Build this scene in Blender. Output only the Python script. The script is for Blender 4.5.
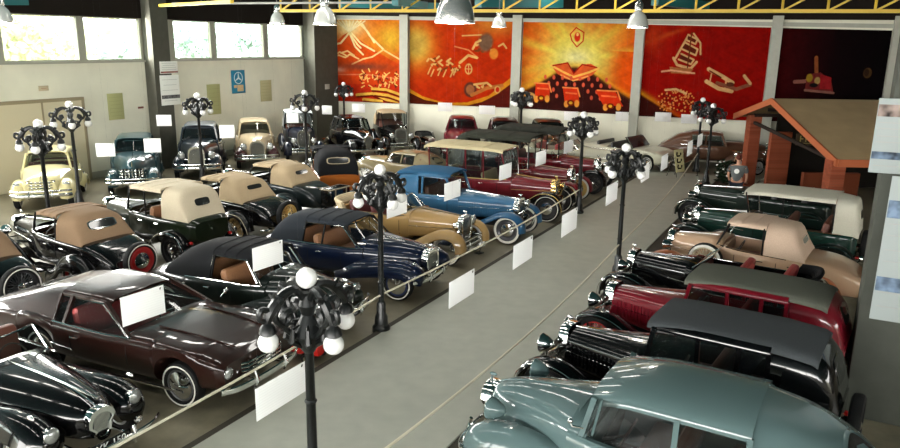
import bpy, math, random
import numpy as np
from math import sin, cos, pi, radians, sqrt, atan2, hypot
for _o in list(bpy.data.objects): bpy.data.objects.remove(_o)
SC = bpy.context.scene; COL = SC.collection
# ---------------------------------------------------------------- camera
FPX = 726.; TH = radians(14.07); RO = .015; CH = 5.3
cF = (0, cos(TH), -sin(TH)); _U0 = (0, sin(TH), cos(TH))
cR = tuple(cos(RO)*a+sin(RO)*b for a, b in zip((1, 0, 0), _U0))
cU = tuple(-sin(RO)*a+cos(RO)*b for a, b in zip((1, 0, 0), _U0))
import mathutils
cam = bpy.data.cameras.new('camera'); camo = bpy.data.objects.new('camera', cam); COL.objects.link(camo)
cam.sensor_width = 36; cam.lens = 36*FPX/900; cam.clip_end = 300
camo.matrix_world = mathutils.Matrix(((cR[0], cU[0], -cF[0], 0), (cR[1], cU[1], -cF[1], 0), (cR[2], cU[2], -cF[2], CH), (0, 0, 0, 1)))
SC.camera = camo
# ---------------------------------------------------------------- world, light, exposure
w = bpy.data.worlds.new('world'); SC.world = w; w.use_nodes = True
w.node_tree.nodes['Background'].inputs[0].default_value = (1, .985, .95, 1)
w.node_tree.nodes['Background'].inputs[1].default_value = 13.0
SC.view_settings.view_transform = 'Standard'; SC.view_settings.look = 'None'
SC.view_settings.exposure = 0.5; SC.view_settings.gamma = 1; SC.view_settings.use_curve_mapping = False
def arealight(loc, rot, sx, sy, e, col=(1, .97, .92)):
    l = bpy.data.lights.new('skylight_panel', 'AREA'); l.shape = 'RECTANGLE'; l.size = sx; l.size_y = sy; l.energy = e; l.color = col
    o = bpy.data.objects.new('daylight', l); o.location = loc; o.rotation_euler = rot; COL.objects.link(o); return o
# geometry of the hall: left wall and walkway run along WD, the mural wall along MD
A0 = (-15.11, 25.0); WD = (.472, .881); MD = (.945, -.3265); CORN = (-6.85, 40.4); LANG = atan2(WD[1], WD[0]); MANG = atan2(MD[1], MD[0])
def Lw(s, off=0, z=0): return (A0[0]+WD[0]*s+WD[1]*off, A0[1]+WD[1]*s-WD[0]*off, z)   # off: into the room
def Mw(s, off=0, z=0): return (CORN[0]+MD[0]*s+MD[1]*off, CORN[1]+MD[1]*s-MD[0]*off, z)
# daylight entering through the windows of the left wall and the glazed front behind the gallery
arealight(Lw(-2, .25, 5.25), (radians(90), 0, LANG+pi), 34, 1.6, 3600)
arealight((-6, -9.5, 5.2), (radians(90), 0, radians(-19)), 26, 3.0, 1900)
# ---------------------------------------------------------------- projection helpers
def ray(px, py):
    u = (px-450)/FPX; v = (224-py)/FPX
    return [cF[i]+u*cR[i]+v*cU[i] for i in range(3)]
def G(px, py, z=0.):
    d = ray(px, py); t = (z-CH)/d[2]; return (d[0]*t, d[1]*t)
def D(px, py, dist):
    d = ray(px, py); t = dist/d[1]; return (d[0]*t, dist, CH+d[2]*t)
def P(x, y, z=0.):
    p = (x, y, z-CH); k = sum(a*b for a, b in zip(p, cF))
    return 450+FPX*sum(a*b for a, b in zip(p, cR))/k, 224-FPX*sum(a*b for a, b in zip(p, cU))/k
def swall(fn, px, z):
    lo, hi = -20, 60
    for _ in range(50):
        m = (lo+hi)/2; q = fn(m)
        if q[1] < 2 or P(q[0], q[1], z)[0] < px: lo = m
        else: hi = m
    return lo
def zpx(x, y, py):
    lo, hi = -1, 14
    for _ in range(50):
        m = (lo+hi)/2
        if P(x, y, m)[1] > py: lo = m
        else: hi = m
    return lo
# ---------------------------------------------------------------- materials
MATS = {}
def mat(name, col, rough=.5, metal=0., coat=0., spec=.5, emit=None, es=0, trans=0.):
    if name in MATS: return MATS[name]
    m = bpy.data.materials.new(name); m.use_nodes = True; b = m.node_tree.nodes['Principled BSDF']
    b.inputs['Base Color'].default_value = (*col, 1); b.inputs['Roughness'].default_value = rough
    b.inputs['Metallic'].default_value = metal; b.inputs['Coat Weight'].default_value = coat; b.inputs['Coat Roughness'].default_value = .04
    b.inputs['Specular IOR Level'].default_value = min(spec, .12) if rough >= .5 and metal < .1 else spec; b.inputs['Transmission Weight'].default_value = trans
    if emit: b.inputs['Emission Color'].default_value = (*emit, 1); b.inputs['Emission Strength'].default_value = es
    MATS[name] = m; return m
def bumpy(m, scale, strength, dist=.01, colamt=0, detail=4):
    nt = m.node_tree; b = nt.nodes['Principled BSDF']; tc = nt.nodes.new('ShaderNodeTexCoord'); n = nt.nodes.new('ShaderNodeTexNoise')
    n.inputs['Scale'].default_value = scale; n.inputs['Detail'].default_value = detail
    nt.links.new(tc.outputs['Object'], n.inputs['Vector'])
    if strength:
        bp = nt.nodes.new('ShaderNodeBump'); bp.inputs['Strength'].default_value = strength; bp.inputs['Distance'].default_value = dist
        nt.links.new(n.outputs['Fac'], bp.inputs['Height']); nt.links.new(bp.outputs['Normal'], b.inputs['Normal'])
    if colamt:
        c = b.inputs['Base Color'].default_value[:3]; r = nt.nodes.new('ShaderNodeValToRGB')
        r.color_ramp.elements[0].position = .3; r.color_ramp.elements[1].position = .7
        r.color_ramp.elements[0].color = (*[x*(1-colamt) for x in c], 1); r.color_ramp.elements[1].color = (*[min(1, x*(1+colamt)) for x in c], 1)
        nt.links.new(n.outputs['Fac'], r.inputs['Fac']); nt.links.new(r.outputs['Color'], b.inputs['Base Color'])
    return m
def paint(name, col, rough=.3): return mat('paint_'+name, tuple(c*.85 for c in col), rough, 0, .75, .12)
def fabric(name, col):
    if 'fabric_'+name in MATS: return MATS['fabric_'+name]
    return bumpy(mat('fabric_'+name, col, .85, spec=.2), 60, .25, .004, .08)
def leather(name, col):
    if 'leather_'+name in MATS: return MATS['leather_'+name]
    return bumpy(mat('leather_'+name, col, .45), 30, .2, .004, .12)
CHROME = mat('chrome', (.82, .83, .82), .09, 1.)
BRASS = mat('brass', (.75, .52, .2), .2, 1.)
TIRE = bumpy(mat('tire_rubber', (.012, .012, .012), .6), 40, .3, .004)
WHITEW = mat('whitewall_rubber', (.72, .70, .63), .55)
BLACKP = paint('black', (.003, .003, .0035), .2)
IRON = mat('cast_iron', (.005, .006, .006), .3)
IRON2 = mat('cast_iron_scroll', (.007, .008, .008), .35)
DARK = mat('dark_inner', (.01, .01, .01), .7)
GLOBE = mat('opal_glass', (.82, .82, .80), .25, coat=.3)
CARD = None
def glassmat(name, tint, a=.4):
    m = bpy.data.materials.new(name); m.use_nodes = True; nt = m.node_tree; b = nt.nodes['Principled BSDF']
    b.inputs['Base Color'].default_value = (*tint, 1); b.inputs['Roughness'].default_value = .04; b.inputs['Specular IOR Level'].default_value = .8
    t = nt.nodes.new('ShaderNodeBsdfTransparent'); t.inputs[0].default_value = (.8, .86, .84, 1); mx = nt.nodes.new('ShaderNodeMixShader'); mx.inputs[0].default_value = a
    nt.links.new(t.outputs[0], mx.inputs[1]); nt.links.new(b.outputs[0], mx.inputs[2]); nt.links.new(mx.outputs[0], nt.nodes['Material Output'].inputs[0]); return m
GLASS = glassmat('car_glass', (.015, .018, .018), .42)
LENS = mat('lamp_lens', (.45, .47, .46), .1, .6, coat=.6)
# ---------------------------------------------------------------- mesh builder
class MB:
    def __init__(s): s.v = []; s.f = []
    def add(s, vs, fs):
        o = len(s.v); s.v += [tuple(map(float, q)) for q in vs]; s.f += [tuple(i+o for i in f) for f in fs]; return s
    def box(s, c, d, rz=0, ry=0, bev=0):
        x, y, z = [q/2 for q in d]
        if bev:
            bev = min(bev, x*.9, y*.9, z*.9); vs = []; rings = []
            for zz, ins in ((-z, bev), (-z+bev*.3, bev*.3), (-z+bev, 0), (z-bev, 0), (z-bev*.3, bev*.3), (z, bev)):
                r = []
                for sx, sy, a0 in ((1, 1, 0), (-1, 1, 90), (-1, -1, 180), (1, -1, 270)):
                    for a in (0, 45, 90):
                        an = radians(a0+a); r.append((sx*(x-bev)+(bev-ins)*cos(an), sy*(y-bev)+(bev-ins)*sin(an), zz))
                rings.append(r)
            n = 12; vs = [q for r in rings for q in r]; fs = []
            for k in range(5):
                for i in range(n): j = (i+1) % n; fs.append((k*n+i, k*n+j, (k+1)*n+j, (k+1)*n+i))
            fs.append(tuple(reversed(range(n)))); fs.append(tuple(range(5*n, 6*n)))
        else:
            vs = [(a, b, e) for e in (-z, z) for a, b in ((-x, -y), (x, -y), (x, y), (-x, y))]
            fs = [(3, 2, 1, 0), (4, 5, 6, 7), (0, 1, 5, 4), (1, 2, 6, 5), (2, 3, 7, 6), (3, 0, 4, 7)]
        o = []
        for a, b, e in vs:
            if ry: a, e = a*cos(ry)+e*sin(ry), -a*sin(ry)+e*cos(ry)
            if rz: a, b = a*cos(rz)-b*sin(rz), a*sin(rz)+b*cos(rz)
            o.append((a+c[0], b+c[1], e+c[2]))
        return s.add(o, fs)
    def loft(s, rings, closed=True, cap=True):
        n = len(rings[0]); vs = [q for r in rings for q in r]; fs = []
        for k in range(len(rings)-1):
            for i in range(n if closed else n-1):
                j = (i+1) % n; fs.append((k*n+i, k*n+j, (k+1)*n+j, (k+1)*n+i))
        if cap and closed:
            fs.append(tuple(reversed(range(n)))); fs.append(tuple(range((len(rings)-1)*n, len(rings)*n)))
        return s.add(vs, fs)
    def tube(s, pts, r, n=8, flat=None, cap=True):
        pts = [mathutils.Vector(p) for p in pts]; rings = []; N = len(pts); up = None
        for i, p in enumerate(pts):
            t = (pts[min(i+1, N-1)]-pts[max(i-1, 0)]).normalized()
            if up is None:
                a = mathutils.Vector((0, 0, 1)) if abs(t.z) < .95 else mathutils.Vector((1, 0, 0)); up = (a-t*a.dot(t)).normalized()
            else: up = (up-t*up.dot(t)).normalized()
            sd = t.cross(up); rr = r[i] if isinstance(r, (list, tuple)) else r
            hh = rr if flat is None else flat
            off = pi/n if n == 4 else 0; k_ = 1.414 if n == 4 else 1
            rings.append([tuple(p+sd*(rr*k_*cos(2*pi*k/n+off))+up*(hh*k_*sin(2*pi*k/n+off))) for k in range(n)])
        return s.loft(rings, True, cap)
    def lathe(s, prof, c=(0, 0, 0), axis='z', n=20, cap=False):
        rings = []
        for r, h in prof:
            ring = []
            for k in range(n):
                a = 2*pi*k/n; u, v = r*cos(a), r*sin(a)
                if axis == 'z': q = (u, v, h)
                elif axis == 'y': q = (v, h, u)
                else: q = (h, u, v)
                ring.append((q[0]+c[0], q[1]+c[1], q[2]+c[2]))
            rings.append(ring)
        return s.loft(rings, True, cap)
    def ball(s, c, r, n=14, sc=(1, 1, 1)):
        prof = [(max(1e-4, r*sin(pi*i/10)), -r*cos(pi*i/10)) for i in range(11)]
        m = MB().lathe(prof, (0, 0, 0), 'z', n)
        return s.add([(a*sc[0]+c[0], b*sc[1]+c[1], e*sc[2]+c[2]) for a, b, e in m.v], m.f)
    def mesh(s, name, m, sharp=35):
        me = bpy.data.meshes.new(name); me.from_pydata(s.v, [], s.f); me.materials.append(m)
        me.polygons.foreach_set('use_smooth', [True]*len(me.polygons)); 
        import bmesh
        bm = bmesh.new(); bm.from_mesh(me); bmesh.ops.recalc_face_normals(bm, faces=bm.faces); bm.to_mesh(me); bm.free()
        me.set_sharp_from_angle(angle=radians(sharp)); me.update(); return me
    def build(s, name, m, parent=None, sharp=35, loc=None, rz=0):
        return link(name, s.mesh(name, m, sharp), parent, loc, rz)
def link(name, me, parent=None, loc=None, rz=0, label=None):
    o = bpy.data.objects.new(name, me); COL.objects.link(o)
    if parent: o.parent = parent
    if loc: o.location = loc
    if rz: o.rotation_euler = (0, 0, rz)
    if label: o['label'] = label
    return o
def tag(o, label, cat, group=None, kind=None):
    if label: o['label'] = label
    if cat: o['category'] = cat
    if group: o['group'] = group
    if kind: o['kind'] = kind
    return o
def empty(name, loc, rz=0, label=None, cat=None, group=None):
    o = bpy.data.objects.new(name, None); COL.objects.link(o); o.location = loc; o.rotation_euler = (0, 0, rz); o.empty_display_size = .2
    return tag(o, label, cat, group)
def struct(name, mb, m, **k): o = mb.build(name, m, **k); o['kind'] = 'structure'; return o
def crom(pts, n):
    pts = [np.array(p, float) for p in pts]; P_ = [2*pts[0]-pts[1]]+pts+[2*pts[-1]-pts[-2]]; out = []
    for i in range(1, len(P_)-2):
        p0, p1, p2, p3 = P_[i-1:i+3]
        for k in range(n):
            t = k/n; out.append(.5*((2*p1)+(-p0+p2)*t+(2*p0-5*p1+4*p2-p3)*t*t+(-p0+3*p1-3*p2+p3)*t**3))
    out.append(pts[-1]); return [tuple(q) for q in out]
def resample(tab, n=4):
    T = np.array(sorted(tab), float); x = T[:, 0]; h = np.diff(x); out = []
    xs = np.unique(np.concatenate([np.linspace(x[i], x[i+1], n+1) for i in range(len(x)-1)])); cols = [xs]
    for c in range(1, T.shape[1]):
        y = T[:, c]; d = np.diff(y)/h; m = np.zeros(len(x)); m[0] = d[0]; m[-1] = d[-1]
        for i in range(1, len(x)-1): m[i] = 0 if d[i-1]*d[i] <= 0 else 2*d[i-1]*d[i]/(d[i-1]+d[i])
        i = np.clip(np.searchsorted(x, xs, 'right')-1, 0, len(h)-1); t = (xs-x[i])/h[i]
        cols.append((1+2*t)*(1-t)**2*y[i]+t*(1-t)**2*h[i]*m[i]+t*t*(3-2*t)*y[i+1]+t*t*(t-1)*h[i]*m[i+1])
    return [tuple(r) for r in np.array(cols).T]
# ---------------------------------------------------------------- wheels
WH = {}
RUBBER = {'tire': TIRE}
def wheel_meshes(st, r, wd, col):
    key = (st, r, wd, col)
    if key in WH: return WH[key]
    h = wd/2; ri = r*.68 if wd > .15 else r*.74; out = {}
    prof = [(ri, -h*.7), (ri+.02, -h), (r*.88, -h*1.04), (r*.97, -h*.8), (r, -h*.35), (r, h*.35), (r*.97, h*.8), (r*.88, h*1.04), (ri+.02, h), (ri, h*.7)]
    out['tire'] = MB().lathe(prof, axis='y', n=28).mesh('tire', TIRE)
    W = mat('wheel_'+col[0], col[1], .3, col[2] if len(col) > 2 else 0, .4)
    if 'w' in st:
        m = MB(); a = ri+.008; b = ri+(r-ri)*.72
        for sg in (-1, 1): m.lathe([(a, sg*(h*.98)), (a+.01, sg*(h+.008)), ((a+b)/2, sg*(h*1.04+.008)), (b, sg*(h*1.0+.004))], axis='y', n=28)
        out['whitewall'] = m.mesh('whitewall', WHITEW)
    elif 't' in st:
        m = MB(); b = ri+(r-ri)*.55
        for sg in (-1, 1): m.lathe([(b-.012, sg*(h*1.04+.003)), (b, sg*(h*1.05+.006)), (b+.012, sg*(h*1.04+.003))], axis='y', n=28)
        out['whitewall'] = m.mesh('whitewall', WHITEW)
    m = MB().lathe([(ri+.006, -h*.8), (ri-.02, -h*.75), (ri-.03, 0), (ri-.02, h*.75), (ri+.006, h*.8)], axis='y', n=28)
    if 's' in st:      # wire spokes
        out['rim'] = m.mesh('rim', CHROME if 'c' in st else W)
        q = MB()
        for k in range(30):
            a = 2*pi*k/30; b = a+(.25 if k % 2 else -.25); y0 = (.06 if k % 4 < 2 else -.02)
            q.tube([(.05*sin(b), y0*1.0, .05*cos(b)), ((ri-.02)*sin(a), h*.1, (ri-.02)*cos(a))], .0055, 4)
            q.tube([(.05*sin(b), -y0, .05*cos(b)), ((ri-.02)*sin(a), -h*.1, (ri-.02)*cos(a))], .0055, 4)
        out['spokes'] = q.mesh('spokes', CHROME if 'c' in st else W)
    elif 'a' in st:    # artillery spokes
        out['rim'] = m.mesh('rim', W); q = MB()
        for k in range(12):
            a = 2*pi*k/12; q.tube([(.04*sin(a), 0, .04*cos(a)), ((ri-.02)*sin(a), 0, (ri-.02)*cos(a))], .02, 6)
        out['spokes'] = q.mesh('spokes', W)
    else:
        for sg in (-1, 1): m.lathe([(ri-.02, sg*h*.7), (ri*.8, sg*h*.45), (ri*.55, sg*h*.6), (.01, sg*h*.62)], axis='y', n=24)
        out['rim'] = m.mesh('rim', W)
    rc = {'d': .62}.get(st[-1], .3)*ri if 's' not in st else .075
    if 'f' in st: rc = ri*.92
    q = MB()
    for sg in (-1, 1): q.lathe([(rc, sg*h*.62), (rc*.96, sg*h*.8), (rc*.6, sg*h*1.0), (rc*.3, sg*h*1.12), (.003, sg*h*1.16)], axis='y', n=16)
    out['hubcap'] = q.mesh('hubcap', mat('hub_'+col[3], *col[4]) if len(col) > 4 else CHROME)
    WH[key] = out; return out
def put_wheel(root, name, loc, st, r, wd, col, far=False, ry=None):
    ms = wheel_meshes(st, r, wd, col); t = link(name, ms['tire'], root, loc)
    if ry: t.rotation_euler = ry
    for k, me in ms.items():
        if k != 'tire' and not (far and k == 'x'): link(k, me, t)
    return t
CR = ('chrome', (.7, .7, .7), 1.)
# ---------------------------------------------------------------- car builder
def sec(w, zb, zt, et, eb, m, trunc=None):
    zm = zb+(zt-zb)*m; o = []
    for i in range(7):
        t = -pi/2+pi/2*i/6; o.append((w*abs(cos(t))**(2/eb), zm-(zm-zb)*abs(sin(t))**(2/eb)))
    tm = pi/2 if trunc is None else math.acos(trunc**(et/2))
    for i in range(1, 10):
        t = tm*i/9; o.append((w*max(0, cos(t))**(2/et), zm+(zt-zm)*sin(t)**(2/et)))
    return o
def mirr(h, x): # half section (y>=0), first and last may sit on y=0
    r = [(x, y, z) for y, z in h]; l = [(x, -y, z) for y, z in reversed(h) if y > 1e-3]
    if h[0][0] > 1e-3: pass
    return r+l
PRE = {
 'V': dict(wb=3.15, tr=1.42, r=.395, wd=.15, ws='ws', hood=[(1.62, .25, .60, 1.16, 2.8), (1.0, .38, .56, 1.2, 3), (.34, .55, .52, 1.24, 3.6)],
   tub=[(-2.12, .50, .6, 1.08), (-2.0, .60, .52, 1.15), (-1.6, .68, .48, 1.18), (-.9, .69, .46, 1.18), (0, .65, .46, 1.2), (.36, .56, .48, 1.24)], te=4.5, tm=.6, cock=(.14, -1.7),
   ff=[(.50, .36), (.47, .58), (.33, .78), (.08, .88), (-.25, .85), (-.6, .68), (-.95, .48), (-1.2, .40)], fr=[(1.05, .40), (.75, .50), (.45, .76), (.1, .88), (-.25, .83), (-.46, .60), (-.54, .38)],
   fy=(.53, .88), fd=.07, nose='flat', gw=.25, gz=(.58, 1.2), roof=dict(kind='soft', fx=.06, ex=-1.15, w=.60, z=1.82, ze=1.74, rear=[(-1.1, 1.83), (-1.62, 1.80), (-1.85, 1.62), (-1.98, 1.2)], pill=[.06, -.5, -1.15]), board=True, spare='rear', bump=True, hl='stalk'),
 'S': dict(wb=2.95, tr=1.46, r=.36, wd=.17, ws='wf', hood=[(2.08, .10, .62, .88, 2.4), (1.95, .22, .52, 1.0, 2.4), (1.6, .38, .48, 1.08, 2.4), (1.0, .52, .46, 1.13, 2.6), (.42, .70, .46, 1.14, 3)],
   tub=[(-2.45, .25, .46, .66), (-2.3, .46, .4, .82), (-1.95, .62, .36, 1.0), (-1.4, .76, .32, 1.1), (-.8, .82, .3, 1.13), (0, .82, .3, 1.13), (.46, .72, .34, 1.13)], te=3.2, tm=.55, cock=(.3, -1.3),
   ff=[(.62, .32), (.62, .55), (.5, .74), (.2, .86), (-.2, .86), (-.6, .74), (-1.0, .52), (-1.2, .34)], fr=[(.62, .34), (.5, .56), (.25, .72), (-.05, .76), (-.45, .68), (-.8, .5), (-.98, .34)],
   fy=(.40, .90), fd=.34, nose='vee', gw=.2, gz=(.45, .98), roof=dict(kind='hard', fx=.12, ex=-1.2, w=.58, z=1.55, ze=1.42, rear=[(-1.2, 1.53), (-1.6, 1.42), (-1.95, 1.22), (-2.2, .98), (-2.3, .85)], pill=[.12, -.5, -1.2], we=.72), board=False, spare=None, bump=True, hl='fender'),
}
def car(name, label, x, y, hd, pre='V', **k):
    p = dict(PRE[pre]); ro = k.pop('roofx', {}); p.update(k); R = dict(p['roof'], **ro) if p.get('roof') else None
    far = p.get('far', False); s = p.get('scale', 1.)
    zs = p.get('zs')
    if zs:
        zq = lambda v: .3+(v-.3)*zs
        if p.get('hood'): p['hood'] = [(a, b, zq(c) if c > .6 else c, zq(d), e) for a, b, c, d, e in p['hood']]
        p['tub'] = [(a, b, c, zq(d)) for a, b, c, d in p['tub']]; p['gz'] = (p['gz'][0], zq(p['gz'][1]))
        if R:
            R['z'] = zq(R['z']); R['ze'] = zq(R['ze']); R['rear'] = [(a, zq(b)) for a, b in R['rear']]
            if 'bzc' in R: R['bzc'] = zq(R['bzc'])
    root = empty(name, (x, y, p.get('z', 0)), radians(hd), label, p.get('cat', 'car'), p.get('group'))
    root.scale = (s*p.get('sx', 1.), s, s)
    body = p['col']; fcol = p.get('fcol', body); acc = p.get('acc', CHROME); inn = p.get('inn', leather('tan', (.28, .13, .06)))
    top = p.get('top', fabric('tan', (.45, .33, .2))); xa = p['wb']/2; r = p['r']; tr = p['tr']; bmp = p.get('bumper', CHROME)
    # tub
    T = resample(p['tub'], 5); te = p['te']; tm = p['tm']; X = np.array([q[0] for q in T])
    Wf = lambda v: float(np.interp(v, X, [q[1] for q in T])); ZBf = lambda v: float(np.interp(v, X, [q[2] for q in T])); ZTf = lambda v: float(np.interp(v, X, [q[3] for q in T]))
    ttm = math.acos(.93**(te/2)); kz = sin(ttm)**(2/te)
    BZ = lambda v: ZBf(v)+(ZTf(v)-ZBf(v))*(tm+(1-tm)*kz)
    YB = lambda v: .93*Wf(v)
    arch = p.get('arch')
    def zb_(v, z0):
        if arch:
            for c in (xa, -xa):
                d = abs(v-c); ra = r+.055
                if d < ra: z0 = max(z0, r*.95+sqrt(ra*ra-d*d))
        return z0
    c1, c0 = p['cock'] if p['cock'] else (None, None)
    xs = [q[0] for q in T]
    if arch: xs = sorted(set([round(v, 4) for v in xs]+[round(c+(r+.06)*cos(a*pi/14), 4) for c in (xa, -xa) for a in range(15)]))
    bs = MB()
    def closed(vs):
        bs.loft([mirr(sec(Wf(v), zb_(v, ZBf(v)), ZTf(v), te, 4, tm), v) for v in vs])
    if p['cock']:
        closed([v for v in xs if v < c0-.01]+[c0]); closed([c1]+[v for v in xs if v > c1+.01])
        rg = []
        for v in [c0]+[v for v in xs if c0+.01 < v < c1-.01]+[c1]:
            h = sec(Wf(v), zb_(v, ZBf(v)), ZTf(v), te, 4, tm, .93); yb, zt = h[-1]
            h += [(yb-.05, zt+.005), (yb-.07, ZBf(v)+.12), (.0, ZBf(v)+.12)]
            rg.append(mirr(h, v))
        bs.loft(rg, cap=False)
    else: closed(xs)
    bo = bs.build('body', body, root, 40)
    if p.get('belt', True) and not (far and pre == 'V'):
        m = MB()
        for sg in (-1, 1):
            m.tube([(v, sg*(YB(v)+.012), BZ(v)-.0) for v in np.linspace(p.get('bx', (c0-.1 if c0 else -1, 0))[0], (c1 or 0)+.1, 12)], .012, 5)
        m.build('belt_moulding', acc, root)
    # hood
    if p.get('hood'):
        H = resample(p['hood'], 4); hm = .45
        MB().loft([mirr(sec(q[1], q[2], q[3], q[4], 5, hm), q[0]) for q in H]).build('hood', p.get('hcol', body), root, 40)
        m = MB().tube([(q[0], 0, q[3]+.004) for q in H], .009, 5)
        if pre == 'V':
            for sg in (-1, 1): m.tube([(q[0], sg*(q[1]+.002), q[2]+(q[3]-q[2])*hm+.02) for q in H], .007, 5)
        m.build('hood_moulding', acc, root)
        if p.get('louv'):
            for sg in (-1, 1):
                m = MB()
                for i in range(16):
                    v = .45+i*.065; w_ = float(np.interp(v, [q[0] for q in H], [q[1] for q in H])); m.box((v, sg*(w_+.002), .84), (.018, .02, .3), rz=-sg*.15)
                m.build('hood_louvers', body, root)
        hx, hw, hb, ht, _ = H[-1]
    else: hx, hw, hb, ht = p['nosex'], p['gw'], p['gz'][0], p['gz'][1]
    # grille
    gw = p['gw']; g0, g1 = p['gz']; ny = p['nose']
    if ny in ('flat', 'vee'):
        gx = hx+.05; e = 3.2 if ny == 'flat' else 2.6; n = 24
        ring = lambda ww, z0, z1, xx, bulge=0: [(xx+bulge*(z-z0)*(0), (abs(cos(2*pi*i/n))**(2/e))*ww*(1 if cos(2*pi*i/n) > 0 else -1)*(1 if sin(2*pi*i/n) > 0 or ny == 'flat' else .62), z) for i in range(n) for z in [((z0+z1)/2+(z1-z0)/2*(1 if sin(2*pi*i/n) > 0 else -1)*abs(sin(2*pi*i/n))**(2/e))]]
        sh = MB().loft([ring(gw+.015, g0-.01, g1+.015, gx-.14), ring(gw+.025, g0-.02, g1+.025, gx-.02), ring(gw+.02, g0-.015, g1+.02, gx+.01), ring(gw-.03, g0+.03, g1-.05, gx+.005), ring(gw-.035, g0+.035, g1-.055, gx-.03)], cap=False)
        so = sh.build('radiator_shell', p.get('shell', CHROME), root)
        MB().loft([ring(gw-.033, g0+.033, g1-.05, gx-.04), ring(gw-.033, g0+.033, g1-.05, gx-.025)]).build('grille', mat('grille_core', (.09, .095, .09), .35, .8), so)
        m = MB(); nb = 9 if far else 15
        for i in range(nb):
            yy = (-1+2*(i+.5)/nb)*(gw-.04); hh = (g1-g0-.09)*(1-.25*abs(yy/gw)**3)/2
            m.box((gx-.012, yy*(1 if ny == 'flat' else .9), (g0+g1)/2-.01), (.012, .008, 2*hh))
        m.build('grille_bars', CHROME, so)
        if p.get('ornament', True): MB().tube([(gx-.03, 0, g1+.01), (gx-.03, 0, g1+.07)], .012, 6).ball((gx-.05, 0, g1+.1), .03, 8, (1.8, .7, .8)).build('hood_ornament', acc, root)
    elif ny == 'wide':
        gx = hx; m = MB()
        for i in range(4): m.tube([(gx-.16, -gw, g0+.03+i*(g1-g0)/4), (gx+.02, -gw*.6, g0+.03+i*(g1-g0)/4), (gx+.05, 0, g0+.03+i*(g1-g0)/4), (gx+.02, gw*.6, g0+.03+i*(g1-g0)/4), (gx-.16, gw, g0+.03+i*(g1-g0)/4)], .018, 6)
        for i in range(7): yy = (-1+2*(i+.5)/7)*gw*.9; m.box((gx+.02-.12*abs(yy/gw)**2, yy, (g0+g1)/2), (.03, .03, g1-g0))
        m.build('grille', CHROME, root)
        MB().box((gx-.1, 0, (g0+g1)/2), (.12, gw*1.7, g1-g0), bev=.02).build('grille_backing', DARK, root)
    # fenders
    if p.get('ff'):
        for nm, pth, xc, fy, fd in (('front_fender', p['ff'], xa, p['fy'], p['fd']), ('rear_fender', p['fr'], -xa, p.get('fyr', p['fy']), p.get('fdr', p['fd']))):
            C = crom([(a+xc, 0, b) for a, b in pth], 5)
            for sg in (-1, 1):
                rings = []
                for i, q in enumerate(C):
                    a = C[max(i-1, 0)]; b = C[min(i+1, len(C)-1)]; L = hypot(b[0]-a[0], b[2]-a[2]) or 1
                    n_ = ((b[2]-a[2])/L, -(b[0]-a[0])/L); o_ = []; i_ = []; yc = (fy[0]+fy[1])/2; hw_ = (fy[1]-fy[0])/2
                    tp = min(1, .72+.28*min(i, len(C)-1-i)/4) if fd > .2 else 1
                    for kx in range(11):
                        t = -1+kx*.2; dr = fd*abs(t)**2.6*(1 if t > 0 else .5); dd = -dr
                        yy = sg*(yc+hw_*t*tp)
                        o_.append((q[0]+n_[0]*dd, yy, q[2]+n_[1]*dd)); i_.append((q[0]+n_[0]*(dd-.022), yy-sg*.012*t, q[2]+n_[1]*(dd-.022)))
                    rings.append(o_+i_[::-1])
                fo = MB().loft(rings).build(nm, fcol, root, 50)
                if fd < .2 and not far:
                    C2 = [(q[0], sg*(fy[1]+.0), q[2]-.06) for q in C]
                    if p.get('fbead'): MB().tube([(q[0], sg*(fy[1]-.02), q[2]-fd*.6) for q in C], .009, 5).build('fender_bead', acc, fo)
    if p.get('board'):
        fe = p['fy']
        for sg in (-1, 1):
            bo_ = MB().box(((p['ff'][-1][0]+xa+p['fr'][0][0]-xa)/2, sg*(fe[0]+fe[1]+.02)/2, .385), (p['ff'][-1][0]+xa-(p['fr'][0][0]-xa)+.1, fe[1]-fe[0]-.04, .04), bev=.012).build('running_board', fcol, root)
    # wheels
    wc = p.get('wc', CR)
    for sx in (xa, -xa):
        for sg in (1, -1): put_wheel(root, 'wheel', (sx, sg*tr/2, r), p['ws'], r, p['wd'], wc)
    m = MB()
    for sx in (xa, -xa): m.tube([(sx, -tr/2+.05, r), (sx, tr/2-.05, r)], .035, 6)
    m.box((0, 0, p.get('chz', .42)), (p['wb']*1.0, .7, .1)); m.build('chassis', DARK, root)
    # bumpers
    if p.get('bump'):
        bx, bw, bz = p.get('bxf', hx+.28 if pre == 'V' else hx+.14), p.get('bw', .82), p.get('bz', .46)
        m = MB().tube(crom([(bx-.17, -bw, bz), (bx-.04, -bw*.7, bz), (bx, 0, bz), (bx-.04, bw*.7, bz), (bx-.17, bw, bz)], 4), .022, 8, flat=.05)
        if p.get('b2'): m.tube(crom([(bx-.17, -bw, bz+.13), (bx-.04, -bw*.7, bz+.13), (bx, 0, bz+.13), (bx-.04, bw*.7, bz+.13), (bx-.17, bw, bz+.13)], 4), .015, 8, flat=.03)
        for sg in (-1, 1): m.tube([(bx-.03, sg*.32, bz-.1), (bx+.03, sg*.32, bz), (bx-.02, sg*.32, bz+.14)], .025, 6).tube([(bx-.02, sg*.3, bz), (min(bx-.5, xa), sg*.3, bz)], .02, 5)
        m.build('front_bumper', bmp, root)
        rx = min(T[0][0]-.1, -xa-.55) if p.get('bxr') is None else p['bxr']
        m = MB().tube(crom([(rx+.17, -bw, bz), (rx+.04, -bw*.7, bz), (rx, 0, bz), (rx+.04, bw*.7, bz), (rx+.17, bw, bz)], 4), .022, 8, flat=.045)
        for sg in (-1, 1): m.tube([(rx+.02, sg*.3, bz), (rx+.6, sg*.3, bz)], .02, 5)
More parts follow.
